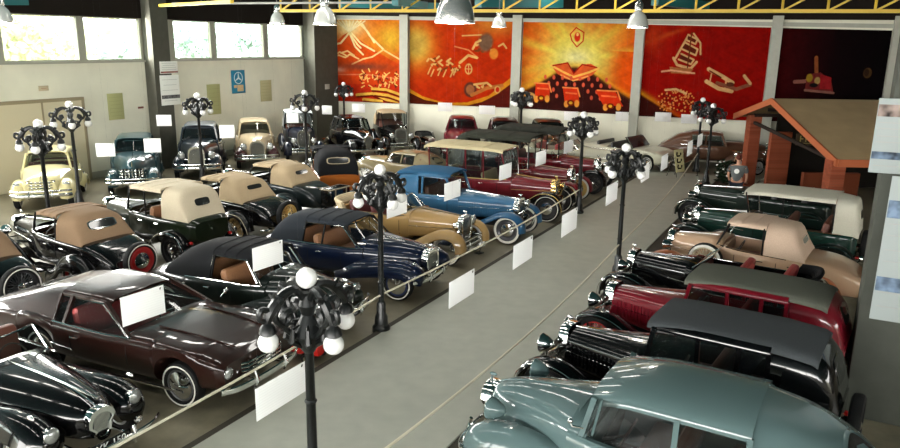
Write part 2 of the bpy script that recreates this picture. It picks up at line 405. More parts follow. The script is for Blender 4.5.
        m.build('rear_bumper', bmp, root)
    # headlamps
    hl = p.get('hl'); hr = p.get('hr', .12)
    if hl:
        lx, ly, lz = p.get('hlp', (xa+.18, .42, .93) if hl == 'stalk' else (xa+.44, .66, .72))
        for sg in (-1, 1):
            m = MB().lathe([(.01, -.2), (hr*.45, -.17), (hr*.85, -.08), (hr, -.01), (hr*1.04, .0), (hr, .012)], (lx, sg*ly, lz), 'x', 18)
            if hl == 'stalk': m.tube([(lx-.06, sg*ly, lz-.08), (lx-.1, sg*(ly-.02), lz-.3)], .016, 6)
            ho = m.build('headlamp', p.get('hlm', CHROME), root)
            MB().lathe([(hr*.97, .0), (hr*.7, .025), (.004, .04)], (lx, sg*ly, lz), 'x', 18).build('lamp_lens', LENS, ho)
        if hl == 'stalk': MB().tube([(lx-.08, -ly, lz-.16), (lx-.08, 0, lz-.2), (lx-.08, ly, lz-.16)], .014, 6).build('lamp_bar', CHROME, root)
    # windshield
    fx = R['fx'] if R else p.get('fx', 0.0); wx = p.get('wx', (c1 or 0)+.14); wz = BZ(wx)+.02; wy = YB(wx)*.96
    tz = (R['ze']+.02) if R else p.get('wz', 1.5); ty = (R['w']*.97) if R else p.get('wty', wy*.92)
    if p.get('ws_on', True):
        m = MB(); fm = p.get('wsf', CHROME); cr_ = .03 if pre == 'V' else .09
        bot = [(wx-cr_*(abs(t)**2)*1.5, wy*t, wz+.01) for t in np.linspace(-1, 1, 7)]; tp = [(fx+.03-cr_*(abs(t)**2), ty*t, tz-.015) for t in np.linspace(-1, 1, 7)]
        m.tube(bot, .014, 6).tube(tp, .014, 6).tube([bot[0], tp[0]], .016, 6).tube([bot[-1], tp[-1]], .016, 6)
        if p.get('wsplit'): m.tube([bot[3], tp[3]], .012, 6)
        wo = m.build('windshield_frame', fm, root)
        MB().loft([bot, tp], closed=False, cap=False).build('windshield_glass', GLASS, wo)
    # roof
    if R:
        rm = {'soft': top, 'hard': p.get('rcol', body)}[R['kind']]; e = R.get('e', 3.6); w_ = R['w']; th = .035
        def arc(xx, ww, z0, zz, ee, tp=0):
            o_ = []; N = 20
            for i in range(N+1):
                t = pi*i/N; cc = cos(t); ss = sin(t); zf = abs(ss)**(2/ee); o_.append((xx, (1 if cc > 0 else -1)*abs(cc)**(2/ee)*ww*(1-tp*zf), z0+(zz-z0)*zf))
            i_ = [(xx, q[1]*(1-.03/max(ww, .1)), z0+(q[2]-z0)*max(0, (zz-z0-.03)/(zz-z0))) for q in o_]
            return o_+i_[::-1]
        cs = [0, .15, .4, .7, 1]; fseg = []
        drop = R.get('fdrop', .04)
        for t in np.linspace(0, 1, 9):
            xx = R['fx']+.06+(R['ex']-R['fx']-.06)*t; fseg.append(arc(xx, w_*(R.get('wf', .95)+(1-R.get('wf', .95))*min(1, t*2.5)), R['ze']-drop*(1-min(1, t*3))**2, R['z']-drop*1.2*(1-min(1, t*2.2))**2, e))
        m = MB().loft(fseg)
        rr = resample([(a, b) for a, b in R['rear']], 3)[::-1]; we = R.get('we', None); rs = []
        rx0, rx1 = rr[0][0], rr[-1][0]
        for a, b in rr:
            wb_ = YB(a)+.012 if a > T[0][0] else YB(T[0][0]); zz0 = min(BZ(a) if a > T[0][0] else BZ(T[0][0]), b-.02)
            zz0 = max(zz0, b-R['rz0']) if R.get('rz0') else zz0
            rs.append(arc(a, (w_ if R.get('rz0') else wb_), zz0-.0, b, e+(.7 if R['kind'] == 'hard' else 0), R.get('tp', max(0, 1-w_/max(wb_, .1)))*min(1, (b-zz0)/.3)))
        m.loft(rs)
        ro_ = m.build('roof' if R['kind'] == 'hard' else 'soft_top', rm, root, 50)
        if R['kind'] == 'hard' and R.get('insert'): MB().loft([arc(R['fx']+.12+(R['ex']-R['fx']-.12)*t, w_*.93, R['z']-.10-drop*(1-min(1, t*2.5))**2, R['z']+.010-drop*1.2*(1-min(1, (t+.06)*2.2))**2, e) for t in np.linspace(0, 1, 8)]+[arc(a, w_*.92, b-.10, b+.010, e) for a, b in rr if a < R['ex']-.02 and b > R['z']-.14]).build('fabric_roof_insert', R['insert'], ro_)
        if R.get('insert') or R.get('rail'):
            mm = MB()
            for sg in (-1, 1): mm.tube([(a, sg*(w_*.995), R['ze']+.02) for a in np.linspace(R['fx']-.05, R['ex'], 6)], .012, 5)
            mm.build('drip_rail', CHROME if R.get('rail') == 'c' else rm, ro_)
        if R['kind'] == 'soft' and not far:
            mm = MB()
            for a in np.linspace(R['fx'], R['ex'], 4)[1:]: mm.tube([q for q in arc(a, w_*1.003, R['ze'], R['z']+.003, e)[:21]], .005, 4)
            mm.build('roof_seams', rm, ro_)
        # back window
        if R.get('bw', (.26, .13)):
            bw_, bh_ = R.get('bw', (.26, .13)); zc = R.get('bzc', (R['z']+BZ(rr[-1][0]+.1))/2+.02); zs_ = [b for a, b in rr][::-1]; xs_ = [a for a, b in rr][::-1]
            m = MB(); N = 20; o_ = []
            for f in (1.0, 1.12):
                rg = []
                for i in range(N):
                    t = 2*pi*i/N; yy = bw_*f*(1 if cos(t) > 0 else -1)*abs(cos(t))**.5; zz = zc+(bh_ if f == 1 else bh_+.02)*(1 if sin(t) > 0 else -1)*abs(sin(t))**.5
                    rg.append((float(np.interp(zz, zs_, xs_))-.014+.1*yy*yy, yy, zz))
                o_.append(rg)
            MB().add(o_[0], [tuple(range(N))]).build('back_window', mat('dark_glass', (.02, .022, .022), .06), ro_)
            if R.get('bfr', True): MB().loft([o_[0], o_[1], [(q[0]+.01, q[1], q[2]) for q in o_[1]]], cap=False).build('back_window_frame', R.get('bfm', rm), ro_)
        # pillars and side panes
        pl = R['pill']; pm = body if R['kind'] == 'hard' else (p.get('bow', DARK)); m = MB(); prs = []
        for i, a in enumerate(pl):
            xb_ = wx-.02 if i == 0 else a
            for sg in (-1, 1):
                q0 = (xb_, sg*YB(xb_)*.985, BZ(xb_)-.02); q1 = (a+.01, sg*w_*.975, R['ze']+.03)
                MB().tube([q0, q1], .028 if R['kind'] == 'hard' else .015, 4).build('pillar', pm, root)
            prs.append((xb_, a))
        if R['kind'] == 'hard' or p.get('panes'):
            for i in range(len(pl)-1):
                for sg in (-1, 1):
                    (b0, t0), (b1, t1) = prs[i], prs[i+1]
                    mm = MB().add([(b0, sg*YB(b0)*.97, BZ(b0)), (b1, sg*YB(b1)*.97, BZ(b1)), (t1, sg*w_*.965, R['ze']+.02), (t0, sg*w_*.965, R['ze']+.02)], [(0, 1, 2, 3)])
                    mm.build('side_window', GLASS, root)
        if p.get('wtrim'):
            for sg in (-1, 1): MB().tube([(wx-.02, sg*(YB(wx)+.0), BZ(wx)), (fx, sg*w_*.99, R['ze']+.0), (R['ex'], sg*w_*.99, R['ze']+.0), (R['ex']-.02, sg*YB(R['ex'])*1.0, BZ(R['ex']))], .012, 5).build('window_trim', CHROME, root)
    # interior
    if p['cock']:
        seats = p.get('seats', ((-.55,), (-1.35,)))
        for q in seats:
            sx = q[0]; wd_ = YB(sx)*.88; zf = ZBf(sx)+.13
            so = MB().box((sx+.2, 0, zf+.16), (.5, wd_*2, .26), bev=.07).build('seat', inn, root)
            MB().box((sx-.08, 0, zf+.47), (.17, wd_*2, .52), ry=-.18, bev=.07).build('seat_back', inn, so)
        if not far or R is None:
            MB().box((c1-.02, 0, BZ(c1)-.12), (.08, YB(c1)*1.8, .22), bev=.03).build('dashboard', p.get('dash', body), root)
            st = MB(); cx, cz = c1-.32, BZ(c1)-.05; pts = []
            for i in range(25): a = 2*pi*i/24; pts.append((cx-.08*sin(a), .34+.2*cos(a), cz+.19*sin(a)))
            st.tube(pts, .012, 5, cap=False).tube([(cx, .34, cz), (c1-.02, .34, cz-.14)], .018, 5).tube([(cx, .14, cz), (cx, .54, cz)], .01, 4)
            st.build('steering_wheel', p.get('swc', mat('bakelite', (.03, .02, .015), .3)), root)
    # rear equipment
    if p.get('spare') == 'rear':
        put_wheel(root, 'spare_wheel', (T[0][0]-.14, 0, .78), p['ws'], r*.98, p['wd'], wc, ry=(0, 0, pi/2))
        MB().tube([(T[0][0]+.1, 0, .78), (T[0][0]-.12, 0, .78)], .04, 6).build('spare_carrier', DARK, root)
    if p.get('spare') == 'trunk' or p.get('trunk'):
        tx = T[0][0]-.26
        to = MB().box((tx, 0, .85), (.42, .9, .5), bev=.05).build('trunk', p.get('tcol', BLACKP), root)
        MB().box((tx, 0, 1.08), (.44, .92, .03), bev=.01).box((tx-.2, .25, .85), (.04, .05, .5)).box((tx-.2, -.25, .85), (.04, .05, .5)).build('trunk_straps', leather('strap', (.25, .2, .13)), to)
        m = MB()
        for v in (-.35, 0, .35): m.box((tx-.02, v, .58), (.55, .03, .04))
        m.box((tx+.28, 0, .58), (.1, .8, .04)).build('trunk_rack', DARK, root)
    if p.get('sidespare'):
        for sg in (-1, 1): put_wheel(root, 'side_spare', (xa-.82, sg*(p['fy'][1]-.14), .82), p['ws'], r*.95, p['wd'], wc)
    m = MB(); ok = False
    if p.get('tail', True):
        for sg in (-1, 1): m.lathe([(.004, -.03), (.035, -.02), (.045, .02), (.03, .06)], (p.get('tlx', -xa-.52), sg*p.get('tly', .6), p.get('tlz', .62)), 'x', 10)
        m.build('tail_lamp', mat('red_lens', (.45, .01, .01), .15, coat=1), root)
    if p.get('plate'):
        pl = p['plate']; po = MB().box((pl[0], pl[1], pl[2]), (.015, .42, .11), bev=.005).build('license_plate', pl[3], root); po['label'] = 'licence plate'
    if not far:
        m = MB()
        for sg in (-1, 1):
            for hx_ in p.get('handles', (-.35, -.95)): MB().tube([(hx_, sg*(Wf(hx_)+.03), BZ(hx_)-.13), (hx_-.12, sg*(Wf(hx_)+.035), BZ(hx_)-.13)], .012, 6).tube([(hx_, sg*(Wf(hx_)-.02), BZ(hx_)-.13), (hx_, sg*(Wf(hx_)+.03), BZ(hx_)-.13)], .01, 5).build('door_handle', CHROME, root)
        m = MB()
        for sg in (-1, 1):
            for dx in p.get('doors', (.12, -.72)):
                zz = np.linspace(ZBf(dx)+.05, BZ(dx), 6); hs = sec(Wf(dx), ZBf(dx), ZTf(dx), te, 4, tm)
                zz_ = [q[1] for q in hs]; yy_ = [q[0] for q in hs]
                MB().tube([(dx, sg*(float(np.interp(z_, zz_, yy_))+.0), z_) for z_ in zz], .006, 4).build('door_seam', DARK, root)
    if p.get('extra'): p['extra'](root, locals())
    return root
def on_wheel(W, hd, wb, tr, ax, side):   # centre of a car from the ground point of one wheel; ax +1 front, side +1 left
    a = radians(hd); lx, ly = ax*wb/2, side*tr/2
    return W[0]-(lx*cos(a)-ly*sin(a)), W[1]-(lx*sin(a)+ly*cos(a))
def from_nose(N, hd, d): a = radians(hd); return N[0]-d*cos(a), N[1]-d*sin(a)
# ---------------------------------------------------------------- floor
def quad(a, b, c, d, z0, z1):
    m = MB(); q = [a, b, c, d]; return m.add([(*p, z0) for p in q]+[(*p, z1) for p in q], [(3, 2, 1, 0), (4, 5, 6, 7), (0, 1, 5, 4), (1, 2, 6, 5), (2, 3, 7, 6), (3, 0, 4, 7)])
FL = mat('polished_floor', (.17, .145, .105), .28)
nt = FL.node_tree; b = nt.nodes['Principled BSDF']; tc = nt.nodes.new('ShaderNodeTexCoord')
n1 = nt.nodes.new('ShaderNodeTexNoise'); n1.inputs['Scale'].default_value = .8; n1.inputs['Detail'].default_value = 8; n1.inputs['Roughness'].default_value = .65
rp = nt.nodes.new('ShaderNodeValToRGB'); rp.color_ramp.elements[0].position = .35; rp.color_ramp.elements[0].color = (.10, .088, .058, 1); rp.color_ramp.elements[1].position = .68; rp.color_ramp.elements[1].color = (.26, .23, .155, 1)
nt.links.new(tc.outputs['Object'], n1.inputs['Vector']); nt.links.new(n1.outputs['Fac'], rp.inputs['Fac']); nt.links.new(rp.outputs['Color'], b.inputs['Base Color'])
rr_ = nt.nodes.new('ShaderNodeMapRange'); rr_.inputs['To Min'].default_value = .2; rr_.inputs['To Max'].default_value = .5; nt.links.new(n1.outputs['Fac'], rr_.inputs['Value']); nt.links.new(rr_.outputs['Result'], b.inputs['Roughness'])
o = struct('floor', MB().box((4, 16, -.1), (64, 62, .2)), FL); o['label'] = 'polished brown-grey concrete floor of the hall'
WALK = bumpy(mat('grey_walkway_paint', (.36, .37, .31), .45), 3, .05, .003, .07, 6)
WL = (-3.31, 8.70); WR = (-.02, 8.74)
def wl(s, off=0): return (WL[0]+.468*s+.884*off, WL[1]+.884*s-.468*off)
o = struct('floor_walkway', quad(wl(-16), wl(-16, 2.93), wl(25.5, 2.93), wl(25.5), 0, .045), WALK); o['label'] = 'light grey painted visitor walkway between the two rows of cars'
KERB_SHADE = mat('kerb_and_step_shade', (.05, .045, .035), .6)  # dark kerb on the left, painted step shade on the right
o = struct('trim_1', quad(wl(-16, -.11), wl(-16, -.002), wl(25.5, -.002), wl(25.5, -.11), 0, .05), KERB_SHADE); o['label'] = 'dark kerb strip on the left edge of the walkway'
o = struct('trim_2', quad(wl(-16, 2.932), wl(-16, 3.28), wl(25.5, 3.28), wl(25.5, 2.932), 0, .02), KERB_SHADE); o['label'] = 'dark strip coloured as step shadow along the right edge of the walkway'  # flat strip whose dark colour stands for the walkway's step shadow
# ---------------------------------------------------------------- walls
WALL = bumpy(mat('cream_wall_paint', (.74, .72, .59), .7), 1.2, .03, .01, .05)
GREY = bumpy(mat('grey_concrete', (.085, .083, .066), .75), 4, .15, .01, .08)
LGREY = bumpy(mat('pale_concrete', (.40, .40, .34), .7), 4, .1, .01, .05)
FRM = mat('window_frame_grey', (.36, .35, .29), .5)
WG = glassmat('window_pane', (.3, .35, .33), .12)
S0, S1 = -34, 17.55
FASC = mat('dark_brown_fascia', (.014, .010, .008), .8)
def slab(fn, s0, s1, o0, o1, z0, z1): return quad(fn(s0, o0)[:2], fn(s1, o0)[:2], fn(s1, o1)[:2], fn(s0, o1)[:2], z0, z1)
ZW0, ZW1 = 4.40, 6.03
o = struct('wall_left', slab(Lw, S0, S1, -.25, 0, 0, ZW0), WALL); o['label'] = 'cream wall below the left windows'
struct('wall_left_upper', slab(Lw, S0, S1, -.25, .04, ZW1, 7.6), FASC)['label'] = 'dark fascia above the left windows'
struct('trim_3', slab(Lw, S0, S1, -.02, .1, ZW0-.06, ZW0+.02), FRM)['label'] = 'window sill ledge'
# pillars of the left wall
def sL(px, z=5.): return swall(lambda s: Lw(s), px, z)
pil = [(sL(143), sL(160)), (sL(303), S1-.05)]
pil += [(-7.6, -6.2), (-17, -15.6), (-26.5, -25.1)]
for i, (a, b2) in enumerate(pil):
    o = struct('wall_left_pillar', slab(Lw, a, b2, -.2, .55 if i != 1 else .75, 0, 7.3), GREY)
    o['label'] = ['grey pillar carrying two posters on the left wall', 'grey corner pillar between the left wall and the murals'][i] if i < 2 else 'grey wall pillar nearer than the picture edge'
# windows
edges = [(sL(-70), sL(0), 0), (sL(2), sL(79), 0), (sL(85), sL(141), 0), (sL(174), sL(211.5), 0), (sL(216), sL(264), 0), (sL(268), sL(302), 0)]
wins = [(e[0], e[1]) for e in edges[1:]]
s = edges[1][0]
while s > -33:
    wins.append((s-3.0, s-.16)); s -= 3.05
for i, (a, b2) in enumerate(wins):
    m = MB(); w_ = .07
    for q in (slab(Lw, a-w_, b2+w_, -.16, -.02, ZW0, ZW0+.07), slab(Lw, a-w_, b2+w_, -.16, -.02, ZW1-.05, ZW1), slab(Lw, a-w_, a+.03, -.16, .0, ZW0, ZW1), slab(Lw, b2-.03, b2+w_, -.16, .0, ZW0, ZW1)): m.add(q.v, q.f)
    o = struct('window_%d' % (i+1), m, FRM); o['label'] = ['large window with trees behind, above the double door', 'bright window left of the first grey pillar', 'bright window right of the first grey pillar', 'middle window of the three between the pillars', 'window beside the corner pillar'][i] if i < 5 else 'window in the left wall nearer than the picture edge'
    pn = slab(Lw, a, b2, -.1, -.09, ZW0+.05, ZW1-.04).build('pane', WG, o)
# mullion fills between windows
m = MB()
sw = sorted(wins)
for (a, b2), (c, d2) in zip(sw[:-1], sw[1:]):
    if c-b2 > .14: q = slab(Lw, b2+.06, c-.06, -.2, -.01, ZW0, ZW1); m.add(q.v, q.f)
q = slab(Lw, sw[-1][1]+.06, S1, -.2, -.01, ZW0, ZW1); m.add(q.v, q.f)
struct('trim_4', m, FRM)['label'] = 'posts between the left windows'
# mural wall
ML = 27.2
sM = lambda px, z=4.2: swall(lambda s: Mw(s), px, z)
o = struct('wall_back', slab(Mw, -.3, ML+14, -.3, 0, 0, 7.6), WALL); o['label'] = 'cream wall carrying the murals'
struct('trim_5', slab(Mw, 0, ML+14, 0, .12, 6.46, 7.4), FASC)['label'] = 'dark fascia above the murals'
def shelf(px0, px1, y0, y1, dz):
    a, b2 = sM(px0), sM(px1); qa, qb = Mw(a), Mw(b2); za, zb = zpx(qa[0], qa[1], y0), zpx(qb[0], qb[1], y1)
    p = [Mw(a), Mw(b2), Mw(b2, .14), Mw(a, .14)]; zs = [za, zb, zb, za]
    return MB().add([(*q[:2], z) for q, z in zip(p, zs)]+[(*q[:2], z+dz) for q, z in zip(p, zs)], [(3, 2, 1, 0), (4, 5, 6, 7), (0, 1, 5, 4), (1, 2, 6, 5), (2, 3, 7, 6), (3, 0, 4, 7)])
struct('trim_6', shelf(327, 899, 18.5, 28.5, .17), LGREY)['label'] = 'pale beam along the top of the murals'
for i, (a, b2) in enumerate(((401.5, 409.5), (512.5, 521.5), (633, 642), (766.5, 777), (885.5, 897))):
    o = struct('wall_back_pillar', slab(Mw, sM(a), sM(b2), 0, .28, 0, 6.62), LGREY)
    o['label'] = 'pale pillar ' + ['between the volcano and chariot murals', 'between the chariot and sunburst murals', 'between the sunburst and ship murals', 'between the ship and dark space murals', 'at the right end of the dark space mural'][i]
# ceiling
DECK = bumpy(mat('ceiling_deck', (.02, .07, .075), .7), 2, 0, .01, .3)
o = struct('ceiling', quad(Lw(-34, -.7)[:2], Lw(18.4, -.7)[:2], Mw(41.5, -.6)[:2], Lw(-34, 44)[:2], 7.6, 7.78), DECK); o['label'] = 'dark teal roof deck'
# right side wall and the low wall behind the viewer
struct('wall_right', MB().box((24.5, 10, 3.8), (.3, 52, 7.6)), bumpy(mat('dark_right_wall', (.05, .045, .035), .8), 2, .1))['label'] = 'dark wall on the right side of the hall'
# yellow roof truss in front of the murals
YEL = mat('yellow_truss_paint', (.62, .42, .03), .45)
def tr(s, off, z): q = Mw(s, off); return (q[0], q[1], z)
def truss(s0, s1, off, z0, z1, n, label, m_=YEL):
    r = empty('roof_truss', tr(s0, off, z0), 0, label, 'truss', 'roof trusses'); o0 = r.location; f = lambda s, z: tuple(a-b for a, b in zip(tr(s, off, z), o0))
    MB().tube([f(s0, z0), f(s1, z0)], .055, 4).build('bottom_chord', m_, r); MB().tube([f(s0, z1), f(s1, z1)], .055, 4).build('top_chord', m_, r)
    st = (s1-s0)/n
    for i in range(n):
        a = s0+i*st
        MB().tube([f(a, z0), f(a, z1)], .03, 4).build('vertical_strut', m_, r); MB().tube([f(a, z0), f(a+st*.62, z1)], .03, 4).build('diagonal_strut', m_, r)
    return r
truss(3.2, 27, 9.5, 6.42, 6.9, 18, 'long yellow lattice roof truss running across in front of the murals')
TEAL = mat('teal_steel', (.015, .16, .17), .45)
def purlin(px0, y0, d0, px1, y1, d1, label, m_=TEAL, r=.09):
    a = D(px0, y0, d0); b2 = D(px1, y1, d1); a = (a[0], a[1], min(a[2], 7.55)); b2 = (b2[0], b2[1], min(b2[2], 7.55))
    o = MB().tube([(0, 0, 0), tuple(q-p for p, q in zip(a, b2))], r, 4).build('roof_beam', m_); o.location = a
    tag(o, label, 'beam', 'roof beams')
purlin(-30, 1, 24, 170, 3, 33, 'dark teal roof beam above the left windows', r=.12)
purlin(478, 2, 30, 560, 3, 33, 'teal roof beam above the pillar between chariot and sunburst murals', r=.2)
purlin(655, 0.5, 29, 706, 6, 31, 'teal roof beam above the left end of the ship mural', r=.17)
purlin(340, 4, 30, 440, 6, 34, 'dark teal roof beam above the volcano mural', r=.13)
purlin(395, 2, 27, 425, 5, 31, 'short teal roof beam above the pillar between volcano and chariot murals', r=.12)
purlin(160, 5.5, 29, 232, 1.5, 22, 'thin yellow roof beam above the first grey pillar', YEL, .05)
purlin(172, 3.5, 27, 400, 2.5, 27.5, 'pale conduit pipe under the roof right of the first grey pillar', mat('pale_pipe', (.4, .4, .36), .5), .035)
# glazed front behind the viewer (frames only, daylight comes through it)
m = MB()
for i in range(9): m.box((-19+i*3.3, -10, 5.2), (.22, .2, 3.2))
m.box((-6, -10, 3.5), (28, .2, .2)).box((-6, -10, 6.85), (28, .2, .2))
struct('window_front', m, FRM)['label'] = 'glazed front behind the viewer'
struct('wall_front', MB().box((4, -10, 1.7), (62, .3, 3.4)), WALL)['label'] = 'wall behind the viewer'
struct('wall_front_upper', MB().box((4, -10, 7.3), (62, .3, .7)), WALL)['label'] = 'upper wall behind the viewer'
struct('wall_front_side', MB().box((16.2, -10, 5.1), (16, .3, 3.5)), WALL)['label'] = 'solid wall right of the glazed front'
# double door, notices on the left wall
def onL(px, z): return sL(px, z)
DOOR = mat('door_cream', (.6, .54, .38), .5); DFR = mat('door_frame_brown', (.3, .25, .16), .5)
a, b2 = sL(-30, 2.6), sL(84, 2.6)
mid = sL(42, 2.6)
q = slab(Lw, a, mid-.03, .0, .05, 0, 3.0); o = struct('door_1', q, DOOR); o['label'] = 'left leaf of the large cream door'
q = slab(Lw, mid+.03, b2-.1, .0, .05, 0, 3.0); o = struct('door_2', q, DOOR); o['label'] = 'right leaf of the large cream door'
m = MB()
for q in (slab(Lw, a-.1, b2, 0, .08, 3.0, 3.12), slab(Lw, b2-.1, b2, 0, .08, 0, 3.0), slab(Lw, mid-.03, mid+.03, 0, .07, 0, 3.0)): m.add(q.v, q.f)
struct('trim_7', m, DFR)['label'] = 'brown frame of the large cream door'
struct('baseboard_left', slab(Lw, b2+.05, S1, 0, .02, 0, .25), mat('skirting', (.35, .33, .27), .6))['label'] = 'skirting of the left wall'
def notice(name, px0, px1, y0, y1, m_, label, cat, fn=Lw, sfn=sL, off=.02, th=.02, parts=None):
    pc = (px0+px1)/2; s_ = sfn(pc); q = fn(s_)
    za, zb = zpx(q[0], q[1], y1), zpx(q[0], q[1], y0); s0, s1 = sfn(px0, (za+zb)/2), sfn(px1, (za+zb)/2); sc_ = (s0+s1)/2; q = fn(sc_, off+th/2); w_ = s1-s0
    an = LANG if fn is Lw else MANG
    r = empty(name, (q[0], q[1], za), an, label, cat)
    MB().box((0, 0, (zb-za)/2), (w_, th, zb-za), bev=.008).build('panel', m_, r)
    if parts: parts(r, w_, zb-za, -th/2-.004)
    return r
NOTE = mat('notice_olive', (.42, .42, .2), .6); PAPER = mat('poster_paper', (.78, .79, .74), .55); INKG = mat('faint_print', (.33, .34, .33), .6)
def lines(n, m_=INKG, x=.8, z0=.15, z1=.85):
    def f(r, w, h, y):
        m = MB()
        for i in range(n): m.box((0, y, h*(z0+(z1-z0)*i/max(1, n-1))), (w*x*(1-.15*(i % 3 == 0)), .003, .012))
        m.build('printed_lines', m_, r)
    return f
notice('wall_notice', 107.5, 123, 93, 119, NOTE, 'pale olive framed notice on the cream wall left of the first pillar', 'notice', parts=lines(6, mat('olive_print', (.33, .34, .15), .6)))
notice('wall_notice', 207, 220, 84, 114, NOTE, 'pale olive framed notice behind the lamp post right of the first pillar', 'notice', parts=lines(6, mat('olive_print', (.33, .34, .15), .6)))
notice('wall_notice', 260, 271, 80, 101, mat('notice_tan', (.46, .42, .24), .6), 'narrow tan framed notice right of the blue poster', 'notice', parts=lines(6, mat('olive_print', (.33, .34, .15), .6)))
def star(r, w, h, y):
    m = MB(); c = (0, y, h*.66); R_ = w*.3
    m.tube([(R_*sin(2*pi*i/24), y, c[2]+R_*cos(2*pi*i/24)) for i in range(25)], .02, 5, cap=False)
    for i in range(3): a = 2*pi*i/3; m.tube([(0, y, c[2]), (R_*.97*sin(a), y, c[2]+R_*.97*cos(a))], [.035, .008], 4)
    m.build('ringed_star_emblem', mat('emblem_pale', (.6, .72, .75), .5), r)
    MB().box((w*.12, y, h*.22), (w*.45, .004, h*.28), bev=.001).box((-w*.25, y, h*.3), (w*.2, .004, h*.12)).build('printed_figure', mat('emblem_tan', (.62, .45, .25), .5), r)
notice('wall_poster', 231, 244.5, 70, 93, mat('poster_blue', (.03, .22, .36), .5), 'blue poster with a ringed three-pointed star on the cream wall', 'poster', parts=star)
notice('door_sign', 38, 48, 85.5, 90.5, mat('sign_beige', (.5, .42, .28), .5), 'small beige sign above the large cream door', 'sign', parts=lines(1, mat('sign_red', (.3, .07, .04), .5), .6, .5, .5))
def post_parts(pic, pz):
    def f(r, w, h, y):
        lines(5)(r, w, h, y); MB().box((0, y-.002, h*pz), (w*.96, .004, h*.12), bev=.001).build('printed_picture', pic, r)
    return f
PicD = bumpy(mat('print_picture_dark', (.12, .12, .12), .5), 12, 0, .01, .8); PicR = bumpy(mat('print_picture_red', (.28, .08, .06), .5), 12, 0, .01, .7)
notice('wall_poster', 150, 168, 61, 73, PAPER, 'upper white poster with a reddish picture on the first grey pillar', 'poster', off=.56, parts=post_parts(PicR, .12))
notice('wall_poster', 151, 170, 74.5, 104, PAPER, 'lower white poster with a dark car picture strip on the first grey pillar', 'poster', off=.56, parts=post_parts(PicD, .28))
notice('wall_plate', 313.5, 318, 83.5, 88.5, mat('plate_pale', (.45, .45, .4), .5), 'small pale plate on the corner pillar left of the volcano mural', 'plate', off=.76)
notice('wall_thermostat', 137.5, 143, 106, 108, mat('red_dark', (.2, .08, .06), .5), 'tiny dark red box on the cream wall beside the first pillar', 'box')
# ---------------------------------------------------------------- trees outside the left windows
rng = random.Random(4)
LEAF = [mat('leaf_a', (.85, .86, .6), .6), mat('leaf_b', (.88, .86, .62), .6), mat('leaf_c', (.72, .84, .78), .6)]
BARK = mat('tree_bark', (.2, .16, .1), .8)
def tree(s, off, h, rad, lm, label):
    q = D(s, 30, off); r = empty('tree', (q[0], q[1], 0), 0, label, 'tree', 'trees outside the windows')
    MB().tube([(0, 0, 0), (.1, 0, h*.5), (0, .1, h*.85)], [.2, .14, .05], 7).build('trunk', BARK, r); m = MB()
    for i in range(1500):
        a, b_, c = rng.gauss(0, .45)*rad, rng.gauss(0, .45)*rad, h*.8+rng.gauss(0, .4)*rad*.8; u = rng.random()*6.28; v = rng.random()*3; l = .17
        d1 = (cos(u)*l, sin(u)*l, .3*l); d2 = (-sin(u)*cos(v)*l, cos(u)*cos(v)*l, sin(v)*l)
        m.add([(a-d1[0], b_-d1[1], c-d1[2]), (a+d2[0], b_+d2[1], c+d2[2]), (a+d1[0], b_+d1[1], c+d1[2]), (a-d2[0], b_-d2[1], c-d2[2])], [(0, 1, 2, 3)])
    m.build('foliage', lm, r)
tree(35, 33, 6.4, 3.0, LEAF[1], 'leafy yellow-green tree outside the window above the double door')
tree(-20, 31, 6.6, 2.6, LEAF[0], 'leafy green tree outside, left of the tree above the double door')
tree(112, 40, 5.6, 1.6, LEAF[2], 'small pale green tree outside the window left of the first pillar')
tree(192, 43, 6.4, 1.7, LEAF[2], 'pale green tree outside the window right of the first pillar')
tree(245, 47, 6.6, 2.0, LEAF[2], 'pale green tree outside the middle of the three windows')
struct('ground_outside', slab(Lw, -60, 45, -60, -.3, -.3, -.05), mat('ground_outside', (.35, .36, .3), .9))['label'] = 'ground outside the left windows'
